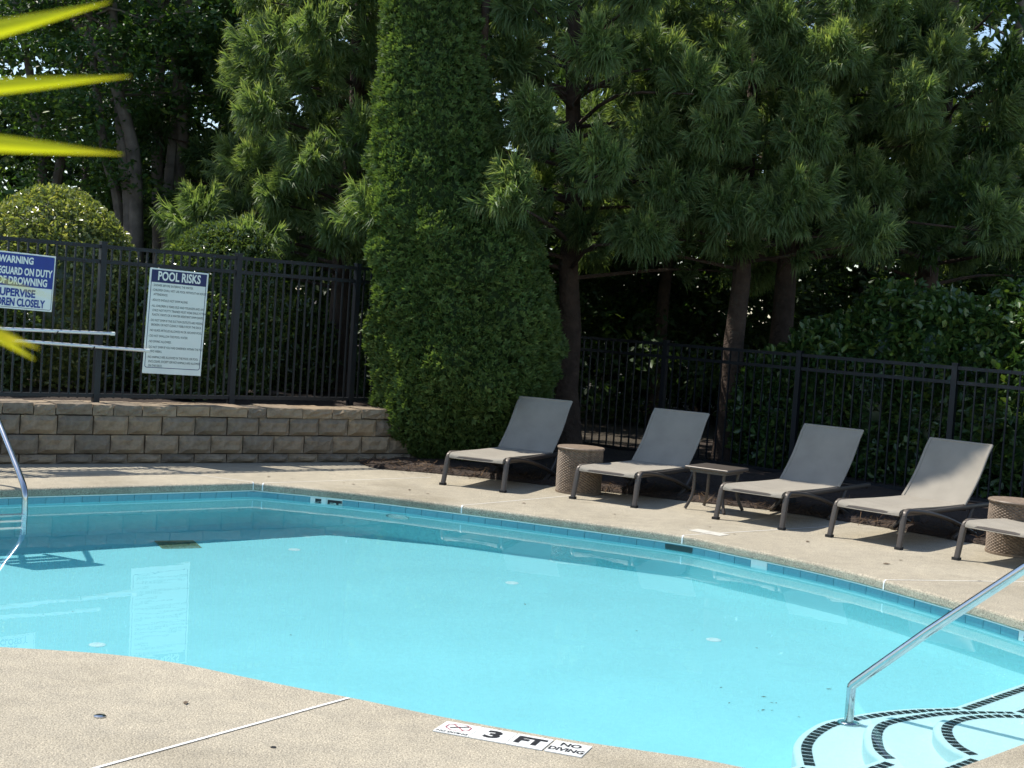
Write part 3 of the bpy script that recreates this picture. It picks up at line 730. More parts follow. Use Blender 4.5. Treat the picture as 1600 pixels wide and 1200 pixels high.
# ------------------------------------------------------------------ loungers
def make_chaise():
    r = thing('chaise_lounge', 'tan sling lounger', 'lounger')
    W = .56; zs = .292; Ls = 1.10; ba = radians(51); Lb = .655
    # seat sling: sagging cloth wrapped over the foot bar
    def cloth(path, wid, name, sag, thick=.010):
        nx = 8; mb = MB(); vs = []
        m = len(path)
        for s_ in (0, 1):
            for j, (y, z) in enumerate(path):
                a = path[max(0, j - 1)]; b = path[min(m - 1, j + 1)]; ty, tz = b[0] - a[0], b[1] - a[1]; L = math.hypot(ty, tz) or 1
                ny, nz = -tz / L, ty / L
                for i in range(nx + 1):
                    u = i / nx; sg_ = -sag * sin(pi * u) * sin(pi * min(1, max(0, j / (m - 1)))) ** .6 - s_ * thick
                    vs.append(((u) * wid, y + ny * sg_, z + nz * sg_))
        N = m * (nx + 1); fs = []
        for s_ in (0, 1):
            for j in range(m - 1):
                for i in range(nx):
                    q = (s_ * N + j * (nx + 1) + i, s_ * N + j * (nx + 1) + i + 1, s_ * N + (j + 1) * (nx + 1) + i + 1, s_ * N + (j + 1) * (nx + 1) + i)
                    fs.append(q if s_ == 0 else q[::-1])
        for j in range(m - 1):
            for i in (0, nx): 
                q = (j * (nx + 1) + i, (j + 1) * (nx + 1) + i, N + (j + 1) * (nx + 1) + i, N + j * (nx + 1) + i); fs.append(q if i else q[::-1])
        for j in (0, m - 1):
            for i in range(nx):
                q = (j * (nx + 1) + i, j * (nx + 1) + i + 1, N + j * (nx + 1) + i + 1, N + j * (nx + 1) + i); fs.append(q[::-1] if j == 0 else q)
        return mb.add(vs, fs).mesh(name, 'sling_mesh', True)
    link('seat_sling', cloth([(.012, zs - .03), (.012, zs - .008), (.03, zs + .012), (.07, zs + .022), (.3, zs + .02), (.6, zs + .012), (.9, zs + .008), (.05 + Ls, zs + .008)], W, 'seat_sling', .02), r)
    by0, bz0 = .05 + Ls - .02, zs + .0
    pth = []
    for k in range(9):
        t = k / 8; c_ = .035 * sin(pi * t); roll = .03 * max(0, t - .85) / .15
        pth.append((by0 + Lb * t * cos(ba) + c_ * sin(ba) + roll, bz0 + Lb * t * sin(ba) - c_ * cos(ba) - roll * .1))
    link('back_sling', cloth(pth, W, 'back_sling', .012), r)
    for sx in (0, 1):
        x = -.008 if sx == 0 else W + .008
        link('back_rail', MB().tube([(x, y + .004, z) for y, z in pth], .0165, 8, .8).mesh('back_rail', 'sling_mesh', True), r)
        link('side_rail', MB().tube([(x, .03, zs - .012), (x, .6, zs - .022), (x, 1.2, zs - .02), (x, 1.84, zs - .02)], .017, 8, 1.3).mesh('side_rail', 'bronze_metal', True), r)
        s_ = -1 if sx == 0 else 1
        # front leg that bends into an arched rail running down to the rear
        arch = catmull([(x + s_ * .028, -.012, 0), (x + s_ * .024, .018, .14), (x + s_ * .02, .045, .26), (x + s_ * .018, .075, .292), (x + s_ * .016, .14, .302), (x + s_ * .014, .45, .268), (x + s_ * .012, .8, .20), (x + s_ * .012, 1.12, .11), (x + s_ * .012, 1.36, .03)], 4)
        link('front_leg', MB().tube(arch[:9], [.021] * 4 + [.022] * 5, 8, 1.25).mesh('front_leg', 'bronze_metal', True), r)
        link('arch_rail', MB().tube(arch[8:], .0195, 8, 1.3).mesh('arch_rail', 'bronze_metal', True), r)
        link('rear_leg', MB().tube(catmull([(x, 1.30, zs - .03), (x, 1.24, .17), (x, 1.10, .07), (x, .98, .012)], 5), .017, 8, 1.3).mesh('rear_leg', 'bronze_metal', True), r)
        link('foot', MB().box(x + s_ * .028 - .026, x + s_ * .028 + .026, -.04, .016, 0, .022).mesh('foot', 'rubber'), r)
        link('wheel', MB().tube([(x - .018, 1.40, .06), (x + .018, 1.40, .06)], .06, 18).mesh('wheel', 'rubber', True), r)
    link('foot_bar', MB().tube([(-.01, .03, zs - .02), (W + .01, .03, zs - .02)], .016, 8).mesh('foot_bar', 'bronze_metal', True), r)
    for y in (.55, 1.2, 1.84): link('cross_bar', MB().tube([(0, y, zs - .045), (W, y, zs - .045)], .012, 8).mesh('cross_bar', 'bronze_metal', True), r)
    link('top_bar', MB().tube([(-.012, pth[-1][0] + .004, pth[-1][1] - .004), (W + .012, pth[-1][0] + .004, pth[-1][1] - .004)], .013, 8).mesh('top_bar', 'sling_mesh', True), r)
    link('back_prop', MB().tube([(.1, pth[5][0], pth[5][1] - .015), (.1, 1.62, zs - .03)], .008, 6).mesh('back_prop', 'bronze_metal'), r)
    return r
ch0 = make_chaise()
CH = [((698, 758), -24.7, 'tan sling lounger beside the tall columnar evergreen, leftmost of the row'),
      ((901, 780), -31, 'tan sling lounger between the first woven drum and the small side table'),
      ((1125, 812), -37, 'tan sling lounger just right of the small side table'),
      ((1303, 840), -43.4, 'tan sling lounger with its back left of the right woven drum'),
      ((1502, 876), -49, 'tan sling lounger cut off by the right edge, in front of the woven drum')]
for k, ((px, py), a, lab) in enumerate(CH):
    o = ch0 if k == 0 else copy_tree(ch0)
    p = at(px, py); o.location = (p.x, p.y, 0); o.rotation_euler = (0, 0, radians(a)); o['label'] = lab; o['group'] = 'loungers in a row beside the pool'

# woven drums
def make_drum():
    r = thing('woven_drum', 'x', 'side table'); n = 120; rows = 34; Rr = .215; Hh = .42; vs = []
    for j in range(rows * 2 + 1):
        for i in range(n):
            col = i // 2; rowi = j // 2
            out = .0035 if ((col + rowi) % 2 == 0) else -.0035
            out += (.0015 if j % 2 else -.0018)
            z = Hh * j / (rows * 2); taper = .985 + .02 * sin(pi * z / Hh)
            a = 2 * pi * i / n; vs.append(((Rr * taper + out) * cos(a), (Rr * taper + out) * sin(a), z))
    fs = [(j * n + i, j * n + (i + 1) % n, (j + 1) * n + (i + 1) % n, (j + 1) * n + i) for j in range(rows * 2) for i in range(n)]
    link('woven_body', MB().add(vs, fs).mesh('woven_body', 'wicker'), r)
    link('top_panel', MB().lathe([(.2, Hh - .01), (.226, Hh), (.229, Hh + .01), (.222, Hh + .019), (.15, Hh + .021), (.05, Hh + .021)], 40).mesh('top_panel', 'wicker', True), r)
    link('base_ring', MB().lathe([(.2, 0), (.219, .002), (.221, .02), (.2, .022)], 40).mesh('base_ring', 'wicker', True), r)
    return r
dr = make_drum()
b0 = at(904, 772); dr.location = (b0.x, b0.y + .13, 0); dr['label'] = 'brown woven drum table between the first and second loungers'; dr['group'] = 'woven drum tables'
dr2 = copy_tree(dr); b1 = at(1588, 872); dr2.location = (b1.x + .05, b1.y + .22, 0); dr2.rotation_euler = (0, 0, 1.1); dr2['label'] = 'brown woven drum table at the right edge behind the last lounger'
# small side table
sp = at(1118, 800); st = thing('side_table', 'small bronze side table with curved legs between two loungers', 'side table', (sp.x, sp.y + .12, 0), radians(-34))
tt = link('table_top', MB().box(-.22, .22, -.22, .22, .372, .40).mesh('table_top', 'bronze_metal'), st); bevel(tt, .012, 3)
link('apron', MB().box(-.18, .18, -.18, .18, .345, .371).mesh('apron', 'bronze_metal'), st)
for sx in (-1, 1):
    for sy in (-1, 1):
        link('leg', MB().tube(catmull([(sx * .15, sy * .15, .36), (sx * .145, sy * .145, .24), (sx * .155, sy * .155, .12), (sx * .195, sy * .195, .008)], 4), .0155, 8).mesh('leg', 'bronze_metal', True), st)

# ------------------------------------------------------------------ plants: many small real leaves
def rot_frames(out, up_tilt, roll):
    """n frames: local x -> out vector, z roughly up; roll about x"""
    x = out / np.linalg.norm(out, axis=1, keepdims=True)
    up = np.tile([0, 0, 1.0], (len(x), 1)); y = np.cross(up, x); ny = np.linalg.norm(y, axis=1, keepdims=True); y = np.where(ny > 1e-4, y / np.maximum(ny, 1e-6), [0, 1, 0])
    z = np.cross(x, y); c, s_ = np.cos(roll)[:, None], np.sin(roll)[:, None]
    y2 = y * c + z * s_; z2 = -y * s_ + z * c
    return np.stack([x, y2, z2], 2)
def scatter(templates, pos, R, scl, var, name, mat, parent=None):
    """templates: list of (verts k,3, faces m,3, var offset k)"""
    n = len(pos); which = rng.integers(0, len(templates), n); Vs = []; Fs = []; va = []; base = 0
    for ti, (tv, tf, tvar) in enumerate(templates):
        sel = np.where(which == ti)[0]
        if not len(sel): continue
        V = np.einsum('nij,kj->nki', R[sel], tv) * scl[sel][:, None, None] + pos[sel][:, None, :]
        k = len(tv); Fs.append((tf[None] + (base + np.arange(len(sel)) * k)[:, None, None]).reshape(-1, tf.shape[1]))
        va.append(np.clip(var[sel][:, None] + tvar[None], 0, 1).ravel()); Vs.append(V.reshape(-1, 3)); base += len(sel) * k
    return link(name, mesh_np(name, np.concatenate(Vs), Fs, mat, np.concatenate(va)), parent)
def ribbon(P, w, roll, vs, fs, va, v):
    P = np.array(P); n = len(P); t = np.gradient(P, axis=0); t /= np.linalg.norm(t, axis=1, keepdims=True) + 1e-9
    a = np.cross(t[0], [0.3, .5, .81]); a /= np.linalg.norm(a) + 1e-9; b = np.cross(t[0], a); s_ = a * cos(roll) + b * sin(roll)
    base = len(vs)
    for i in range(n):
        if i == n - 1: vs.append(P[i]); va.append(v[i])
        else: vs.append(P[i] - s_ * w[i]); vs.append(P[i] + s_ * w[i]); va.extend([v[i], v[i]])
    for i in range(n - 1):
        q = base + 2 * i
        if i == n - 2: fs.append((q, q + 1, q + 2))
        else: fs.append((q, q + 1, q + 3)); fs.append((q, q + 3, q + 2))
def cedar_spray(seed, S=76, wide=.9):
    """a plume of drooping shoots whose pale tips turn up at the end of the twig"""
    r = random.Random(seed); vs, fs, va = [], [], []
    for k in range(S):
        t = r.random() ** .75
        p = np.array([.26 * t, r.uniform(-.02, .02), .02 + .16 * t * t])
        ang = r.uniform(0, 2 * pi); low = sin(ang) < .3
        spread = r.uniform(.35, 1.0) * (1.2 - .7 * t)
        d = np.array([.9 - .3 * spread, spread * cos(ang), spread * sin(ang) + .45 * t]); d /= np.linalg.norm(d)
        L = r.uniform(.17, .30) * (1.1 - .38 * t); P = [p.copy()]; q = p.copy(); dd = d.copy(); g = r.uniform(.7, 1.2) if low else r.uniform(-.25, .45)
        for s_ in range(2):
            q = q + dd * L / 2; P.append(q.copy()); dd = dd + np.array([0.03, 0, -g * 1.15]); dd /= np.linalg.norm(dd)
        e = 1 if t > .6 and not low else .55  # upper tips paler: new growth plus sun highlights put into the colour
        ribbon(P, [.0055 * wide, .0088 * wide, 0], r.uniform(0, pi), vs, fs, va, [-.3, .05 * e, .5 * e])
    return np.array(vs), np.array(fs), np.array(va)
CEDAR = [cedar_spray(k) for k in range(6)]
CEDAR_LIGHT = [cedar_spray(20 + k, 36, 1.6) for k in range(5)]
def leaf_template(L, W, fold=.25, curl=.1, n=1, spread=.0, seed=0, lite=False):
    """n pointed oval leaves, each 4 triangles folded along the midrib"""
    r = random.Random(seed); vs, fs, va = [], [], []
    for k in range(n):
        a = r.uniform(0, 2 * pi); b = r.uniform(-.7, .9); o = np.array([r.uniform(-1, 1), r.uniform(-1, 1), r.uniform(-1, 1)]) * spread
        l, w = L * r.uniform(.7, 1.2), W * r.uniform(.75, 1.15)
        pts = np.array([[0, 0, 0], [l * .3, w * .45, w * fold], [l * .68, w * .42, w * fold * .8 - curl * l * .4], [l, 0, -curl * l], [l * .68, -w * .42, w * fold * .8 - curl * l * .4], [l * .3, -w * .45, w * fold], [l * .5, 0, -.02 * l]])
        if n > 1:
            ca, sa, cb, sb = cos(a), sin(a), cos(b), sin(b); rr = r.uniform(-.8, .8)
            Rx = np.array([[1, 0, 0], [0, cos(rr), -sin(rr)], [0, sin(rr), cos(rr)]]); Ry = np.array([[cb, 0, -sb], [0, 1, 0], [sb, 0, cb]]); Rz = np.array([[ca, -sa, 0], [sa, ca, 0], [0, 0, 1]])
            pts = pts @ (Rz @ Ry @ Rx).T
        if lite: pts = pts[[0, 1, 2, 3, 4]] * [1, 1.25, 1]
        base = len(vs); vs += [p + o for p in pts]; v0 = r.uniform(-.2, .2) if n > 1 else 0; va += [v0] * len(pts)
        if lite: fs += [(base, base + 1, base + 2), (base, base + 2, base + 3), (base, base + 3, base + 4)]; continue
        fs += [(base, base + 6, base + 1), (base + 1, base + 6, base + 2), (base + 2, base + 6, base + 3), (base + 3, base + 6, base + 4), (base + 4, base + 6, base + 5), (base + 5, base + 6, base)]
    return np.array(vs), np.array(fs), np.array(va)
def bez_limb(mb, a, b, r0, r1, bend=.1):
    a, b = Vector(a), Vector(b); m = (a + b) / 2 + Vector((random.uniform(-bend, bend), random.uniform(-bend, bend), random.uniform(0, bend)))
    P = catmull([a, m, b], 3); n = len(P); mb.tube(P, [r0 + (r1 - r0) * i / (n - 1) for i in range(n)], 6)

def conifer(name, label, base, height, zmin, R, nbr, per, trunk_r, lean=(0, 0), seed=0, mat='cedar_needles', zdetail=5.5, scale=1.0, extra_trunk=None, light=False):
    global rng
    r = np.random.default_rng(seed); b = Vector(base); t = thing(name, label, 'tree', tuple(b), 0, None)
    def axis(z): k = z / height; return np.array([lean[0] * k, lean[1] * k, z])
    tr = MB(); P = [Vector(axis(height * .96 * k / 12)) + Vector((random.uniform(-.03, .03), random.uniform(-.03, .03), 0)) for k in range(13)]
    P[0].z = -.1
    tr.tube(P, [trunk_r * (1.25 if k == 0 else 1 - .075 * k) for k in range(13)], 10)
    if extra_trunk: tr.tube([Vector(p) for p in extra_trunk], [trunk_r * .75 * (1 - .1 * k) for k in range(len(extra_trunk))], 9)
    link('trunk', tr.mesh('trunk', 'cedar_bark', True), t)
    lm_ = MB(); pos, outs, scl, var, hig = [], [], [], [], []
    golden = 2.39996
    zs_ = list(zmin + (min(zdetail, height) - zmin) * ((np.arange(nbr) + r.random(nbr)) / nbr)) + list(np.linspace(zdetail + .2, height - .3, max(6, nbr // 5)))
    placed = []
    for k, z in enumerate(zs_):
        hi = z > zdetail; best = None
        for tr_i in range(14):                       # keep the plumes apart so that light falls between them
            az = r.uniform(0, 2 * pi); L = R * (1 - z / height) * r.uniform(.62, 1.12) + .15
            if not hi and sin(az) > .5 and r.random() < .6: continue
            d = np.array([cos(az), sin(az), 0]); p0 = axis(max(zmin * .8, z - .25)); tip = axis(z) + d * L
            dist = min([np.linalg.norm((tip - q) * [1, 1, 1.25]) for q in placed] or [9])
            if best is None or dist > best[0]: best = (dist, az, d, p0, tip, L)
        if best is None: continue
        dist, az, d, p0, tip, L = best; placed.append(tip)
        bez_limb(lm_, p0, tip, .028 * trunk_r / .15, .008, .08 * L)
        m = per if not hi else max(3, per // 4); rad_ = (.25 if not hi else .5) * scale * r.uniform(.75, 1.25)
        for q in range(m):
            v = r.normal(0, 1, 3) * [1, 1, .9]; v /= np.linalg.norm(v) + 1e-6; v = v + d * .35 + np.array([0, 0, .1]); v /= np.linalg.norm(v)
            rr_ = rad_ * r.uniform(.15, .8); pp = tip + v * rr_ * [1, 1, .85]
            o_ = v * .8 + d * .35 + r.normal(0, .22, 3); o_[2] = np.clip(o_[2], -.5, 1.0) + .1
            pos.append(pp); outs.append(o_); hig.append(hi); scl.append(scale * (.92 if not hi else 1.8) * r.uniform(.75, 1.2)); var.append(r.normal(.36, .09) + .14 * v[2])  # sprays on top of a plume paler, top light put into colour
        for q in range(m // 4):                       # sparse older shoots along the limb
            f_ = r.uniform(.4, .85); pos.append(p0 + (tip - p0) * f_ + r.normal(0, .08, 3)); outs.append(d + r.normal(0, .5, 3)); hig.append(hi); scl.append(scale * r.uniform(.6, .9) * (1 if not hi else 1.6)); var.append(r.normal(.22, .08))
    if len(lm_.v): link('limbs', lm_.mesh('limbs', 'cedar_bark'), t)
    pos, outs, scl, var, hig = np.array(pos), np.array(outs), np.array(scl), np.array(var), np.array(hig) | light
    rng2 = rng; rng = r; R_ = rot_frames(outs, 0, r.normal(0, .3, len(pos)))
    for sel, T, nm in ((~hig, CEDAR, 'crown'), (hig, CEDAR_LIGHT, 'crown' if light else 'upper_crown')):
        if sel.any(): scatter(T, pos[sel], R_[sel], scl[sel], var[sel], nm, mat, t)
    rng = rng2
    return t
# the near cedars behind the right fence and the one left of the column
cA = pd(893, 600, 17.6); cB = pd(1141, 600, 17.2); cC = pd(1206, 560, 18.1); cL = pd(535, 600, 18.0); cD = pd(1440, 560, 18.8); cE = pd(1030, 560, 22.6); cF = pd(1560, 520, 21.5)
conifer('cedar_tree', 'cedar with reddish trunk just right of the columnar evergreen', (cA.x, cA.y, 0), 9.4, 2.35, 3.3, 52, 22, .16, (-.5, -.6), 1)
conifer('cedar_tree', 'cedar with bare straight trunk behind the second and third loungers', (cB.x, cB.y, 0), 9.4, 2.6, 2.6, 36, 22, .145, (.1, .2), 2)
conifer('cedar_tree', 'broad cedar with forked leaning trunk above the laurel hedge', (cC.x, cC.y, 0), 10.0, 2.75, 3.4, 50, 22, .17, (.5, .1), 3)
conifer('cedar_tree', 'sunlit feathery cedar left of the columnar evergreen', (cL.x - .1, cL.y - .1, .5), 9.2, 1.5, 1.95, 60, 20, .15, (.1, .2), 4)
conifer('cedar_tree', 'shaded cedar at the right behind the laurel hedge', (cD.x, cD.y, 0), 10.5, 2.6, 2.7, 46, 17, .17, (.1, .3), 6, 'cedar_needles_shaded', light=True)
conifer('cedar_tree', 'dark cedar trunk and crown deep between the two bare trunks', (cE.x, cE.y, 0), 11, 3.0, 3.0, 46, 16, .12, (0, .3), 7, 'cedar_needles_shaded', light=True, zdetail=6.5)
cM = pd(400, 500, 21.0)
conifer('cedar_tree', 'hazy dark cedar behind the second rounded shrub', (cM.x, cM.y, .5), 8.6, 1.9, 2.4, 48, 17, .16, (0, .2), 8, 'cedar_needles_shaded', light=True, zdetail=6.5)

# columnar evergreen
def spray_fan(seed):
    r = random.Random(seed); vs, fs, va = [], [], []
    for k in range(4):
        a = -.9 + 1.8 * k / 3 + r.uniform(-.15, .15); L = .068 * (1 - .25 * abs(a)) * r.uniform(.75, 1.2)
        d = np.array([cos(a), r.uniform(-.45, .45), sin(a)]); d /= np.linalg.norm(d); w = np.cross(d, [r.uniform(-.4, .4), 1, r.uniform(-.4, .4)]); w /= np.linalg.norm(w); w *= .0125
        b = len(vs); vs += [d * 0, d * L * .55 - w, d * L + [.006, 0, -.004], d * L * .55 + w]; va += [-.3, 0, .2, 0]; fs += [(b, b + 1, b + 2), (b, b + 2, b + 3)]
    return np.array(vs), np.array(fs), np.array(va)
FAN = [spray_fan(k) for k in range(6)]
def columnar(base, prof, n, name, label):
    """prof: list (z, r, xoff)"""
    global rng
    b = Vector(base); t = thing(name, label, 'tree', tuple(b)); r = np.random.default_rng(77)
    zz = np.array([p[0] for p in prof]); rr = np.array([p[1] for p in prof]); xo = np.array([p[2] for p in prof])
    lob = [(r.uniform(0, 2 * pi), r.uniform(.0, 10) * r.uniform(.4, 1), r.uniform(.03, .12), r.uniform(.10, .24), r.uniform(.09, .24)) for _ in range(650)]
    lob += [(r.uniform(0, 2 * pi), r.uniform(.2, 3.2), r.uniform(.14, .28), r.uniform(.2, .36), r.uniform(.2, .4)) for _ in range(30)]
    def rad(az, z):
        base_r = np.interp(z, zz, rr); L = np.zeros_like(z)
        for a0, z0, amp, wa, wz in lob:
            da = (az - a0 + pi) % (2 * pi) - pi; L = np.maximum(L, amp * np.exp(-(da / wa) ** 2 - ((z - z0) / wz) ** 2))
        return base_r * (.9 + L)
    z = r.uniform(0, 1, n * 2); z = zz[0] + (zz[-1] - zz[0]) * z ** 1.35
    keep = r.random(len(z)) < np.interp(z, zz, rr) / rr.max(); z = z[keep][:n]; az = r.uniform(0, 2 * pi, len(z))
    az = np.where((np.sin(az) > .35) & (r.random(len(z)) < .75), -az, az)      # fewer on the side away from the pool
    R_ = rad(az, z); lift = (R_ / np.interp(z, zz, rr) - .97) * 1.6
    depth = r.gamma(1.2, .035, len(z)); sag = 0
    pos = np.stack([np.cos(az) * (R_ - depth) + np.interp(z, zz, xo), np.sin(az) * (R_ - depth), z], 1)
    out = np.stack([np.cos(az), np.sin(az), .85 + r.normal(0, .3, len(z))], 1) + r.normal(0, .5, (len(z), 3))
    rngs = rng; rng = r
    big = np.where(z > 5.6, 1.7, 1.0)
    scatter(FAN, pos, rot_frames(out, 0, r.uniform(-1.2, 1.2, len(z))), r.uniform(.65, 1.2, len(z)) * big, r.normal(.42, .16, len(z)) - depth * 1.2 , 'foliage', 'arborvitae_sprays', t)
    rng = rngs
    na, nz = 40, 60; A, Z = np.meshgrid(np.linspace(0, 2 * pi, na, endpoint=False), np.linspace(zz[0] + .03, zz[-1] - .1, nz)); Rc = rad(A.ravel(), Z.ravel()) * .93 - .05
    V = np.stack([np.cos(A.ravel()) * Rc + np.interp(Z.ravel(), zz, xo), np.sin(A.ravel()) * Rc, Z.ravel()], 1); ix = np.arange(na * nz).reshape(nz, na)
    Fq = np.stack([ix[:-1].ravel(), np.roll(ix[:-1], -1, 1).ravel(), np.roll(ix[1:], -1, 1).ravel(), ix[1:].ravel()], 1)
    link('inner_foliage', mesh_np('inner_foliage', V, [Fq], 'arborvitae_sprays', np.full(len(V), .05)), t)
    link('trunk', MB().tube([(0, 0, -.05), (0, 0, 3), (0, 0, 7)], [.12, .08, .02], 10).mesh('trunk', 'cedar_bark', True), t)
    return t
ab = at(712, 728)
columnar((ab.x - .03, ab.y + .62, 0), [(.02, .62, -.05), (.3, .84, -.02), (.7, 1.0, .04), (1.1, 1.07, .05), (1.6, 1.04, .0), (2.2, 1.0, -.12), (3, .82, -.36), (4, .66, -.50), (5, .55, -.6), (6, .62, -.5), (7, .74, -.4), (8, .86, -.3), (9, .9, -.3), (10, .85, -.3), (11, .6, -.3), (13, .08, -.3)], 40000, 'columnar_evergreen', 'tall dense columnar evergreen at the corner behind the first lounger')  # unseen top widened so that its shadow covers the lounger backs
# low lobe at its right foot
def dome(name, label, cat, c, rx, ry, h, z0, n, mat, L, W, parts=('foliage', 'stem'), seed=0, core=.9, jitter=.05, lump=.06, group=None, fold=.25, back=.25):
    global rng
    r = np.random.default_rng(seed); t = thing(name, label, cat, (c[0], c[1], z0), 0, group)
    lobes = [(r.normal(0, 1, 3), r.uniform(.4, 1) * lump) for _ in range(26)]; lobes = [(v / np.linalg.norm(v), a) for v, a in lobes]
    def surf(d):
        k = np.ones(len(d))
        for v, a in lobes: k = np.maximum(k, 1 + a * np.exp(-((1 - d @ v) / .08)))
        return k
    d = r.normal(0, 1, (n * 3, 3)); d /= np.linalg.norm(d, axis=1, keepdims=True); d = d[d[:, 2] > -.62]
    d = d[(d[:, 1] < .35) | (r.random(len(d)) < back)][:n]; n = len(d)
    zc = h * .42
    rad_ = surf(d) * (1 - r.gamma(1.1, jitter, n)); 
    ex = np.array([rx, ry, h - zc]); pos = d * ex * rad_[:, None]; pos[:, 2] = np.where(d[:, 2] < 0, d[:, 2] * zc / .62, pos[:, 2]) + zc
    out = d + r.normal(0, .55, (n, 3)) + [0, 0, .25]
    rngs = rng; rng = r
    T = [leaf_template(L, W, fold, .12, 3, L * .35, s_, True) for s_ in range(5)]
    scatter(T, pos, rot_frames(out, 0, r.uniform(-.8, .8, n)), r.uniform(.75, 1.25, n), r.normal(.45, .2, n), parts[0], mat, t)
    rng = rngs
    na, nz = 28, 16; A, E_ = np.meshgrid(np.linspace(0, 2 * pi, na, endpoint=False), np.linspace(-.6, pi / 2, nz)); dd = np.stack([np.cos(A) * np.cos(E_), np.sin(A) * np.cos(E_), np.sin(E_)], 2).reshape(-1, 3)
    V = dd * ex * core * surf(dd)[:, None]; V[:, 2] = np.where(dd[:, 2] < 0, dd[:, 2] * zc / .62, V[:, 2]) + zc; ix = np.arange(na * nz).reshape(nz, na)
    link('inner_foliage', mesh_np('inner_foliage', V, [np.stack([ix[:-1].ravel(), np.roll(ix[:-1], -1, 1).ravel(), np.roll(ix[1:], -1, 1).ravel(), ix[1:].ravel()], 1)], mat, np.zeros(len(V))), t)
    link(parts[1], MB().tube([(0, 0, -.1), (.02, .01, h * .5)], [.05, .03], 7).mesh(parts[1], 'bark'), t)
    return t
def dome_at(px, top_py, Y, halfpx, z0, **kw):
    top = pd(px, top_py, Y); s_ = F_PX / Y; rx = halfpx / s_
    return dome(c=(top.x, Y), rx=rx, ry=kw.pop('ry', rx * .9), h=top.z - z0, z0=z0, **kw)
dome_at(88, 298, 15.6, 142, .55, name='rounded_shrub', label='large sunlit rounded shrub behind the left fence', cat='shrub', n=11000, mat='boxwood_leaves', L=.045, W=.024, seed=1, ry=.95, core=.88)
dome_at(345, 350, 15.9, 104, .55, name='rounded_shrub', label='smaller shaded rounded shrub behind the tall white sign', cat='shrub', n=8000, mat='holly_leaves', L=.045, W=.024, seed=2, ry=.7, core=.88)
for k, (px, py, Y, hw, lab) in enumerate([(-90, 400, 14.3, 150, 'low leafy shrub behind the warning sign at the left edge'), (215, 440, 15.7, 95, 'leafy shrub filling the fence left of the tall white sign'), (455, 470, 17.4, 75, 'low dark shrub right of the tall white sign behind the fence'), (300, 455, 15.2, 80, 'leafy shrub directly behind the tall white sign')]):
    dome_at(px, py, Y, hw, .55, name='hedge_shrub', label=lab, cat='shrub', n=2900, mat='holly_leaves', L=.07, W=.035, seed=10 + k, ry=.55, core=.8, jitter=.1, lump=.12)

# laurel hedge behind the right fence: one shrub after another
HN = Vector((rd.y, -rd.x, 0)) * -1
for k, (px, top, off_, hw) in enumerate([(1225, 545, .7, 70), (1310, 500, .9, 85), (1400, 455, 1.1, 95), (1490, 462, 1.0, 95), (1580, 455, 1.0, 105), (1680, 450, 1.0, 120)]):
    # stand it off_ metres behind the fence line
    d = ray(px, 600); n_ = Vector((-rd.y, rd.x, 0)); n_ = n_ if n_.y > 0 else -n_
    p0 = rp[0] + n_ * off_; tt_ = (p0.dot(n_)) / Vector((d.x, d.y, 0)).dot(n_); Y = d.y * tt_
    lab = ['lowest laurel at the left end of the glossy hedge', 'second laurel from the left end of the glossy hedge', 'tallest laurel of the glossy hedge, behind the fourth lounger', 'glossy laurel above the right fence post', 'laurel right of the fence post above the fourth lounger', 'laurel cut off by the right edge, last of the glossy hedge'][k]
    dome_at(px, top, Y, hw, 0, name='laurel_shrub', label=lab, cat='shrub', n=2600, mat='laurel_leaves', L=.095, W=.05, seed=30 + k, ry=.62, core=.8, jitter=.11, lump=.2, group='laurels of the right hedge', fold=.18)
# broadleaf trees with several stems at the left
def leaf_cloud(t, name, blobs, n, mat, L, W, seed, scale=1.0, lite=True):
    global rng
    r = np.random.default_rng(seed); B = np.array([b[:3] for b in blobs]); S_ = np.array([b[3:6] for b in blobs]); wgt = S_.prod(1) ** .6; wgt /= wgt.sum()
    i = r.choice(len(B), n, p=wgt); d = r.normal(0, 1, (n, 3)); d /= np.linalg.norm(d, axis=1, keepdims=True); pos = B[i] + d * S_[i] * (r.random(n) ** .45)[:, None]
    out = d + r.normal(0, .6, (n, 3)); out[:, 2] *= .5
    rngs = rng; rng = r
    T = [leaf_template(L, W, .15, .2, 5, L * 1.1, 100 + s_, lite) for s_ in range(6)]
    o = scatter(T, pos, rot_frames(out, 0, r.normal(0, .5, n)), r.uniform(.7, 1.3, n) * scale, r.normal(.42, .2, n), name, mat, t); rng = rngs
    return o
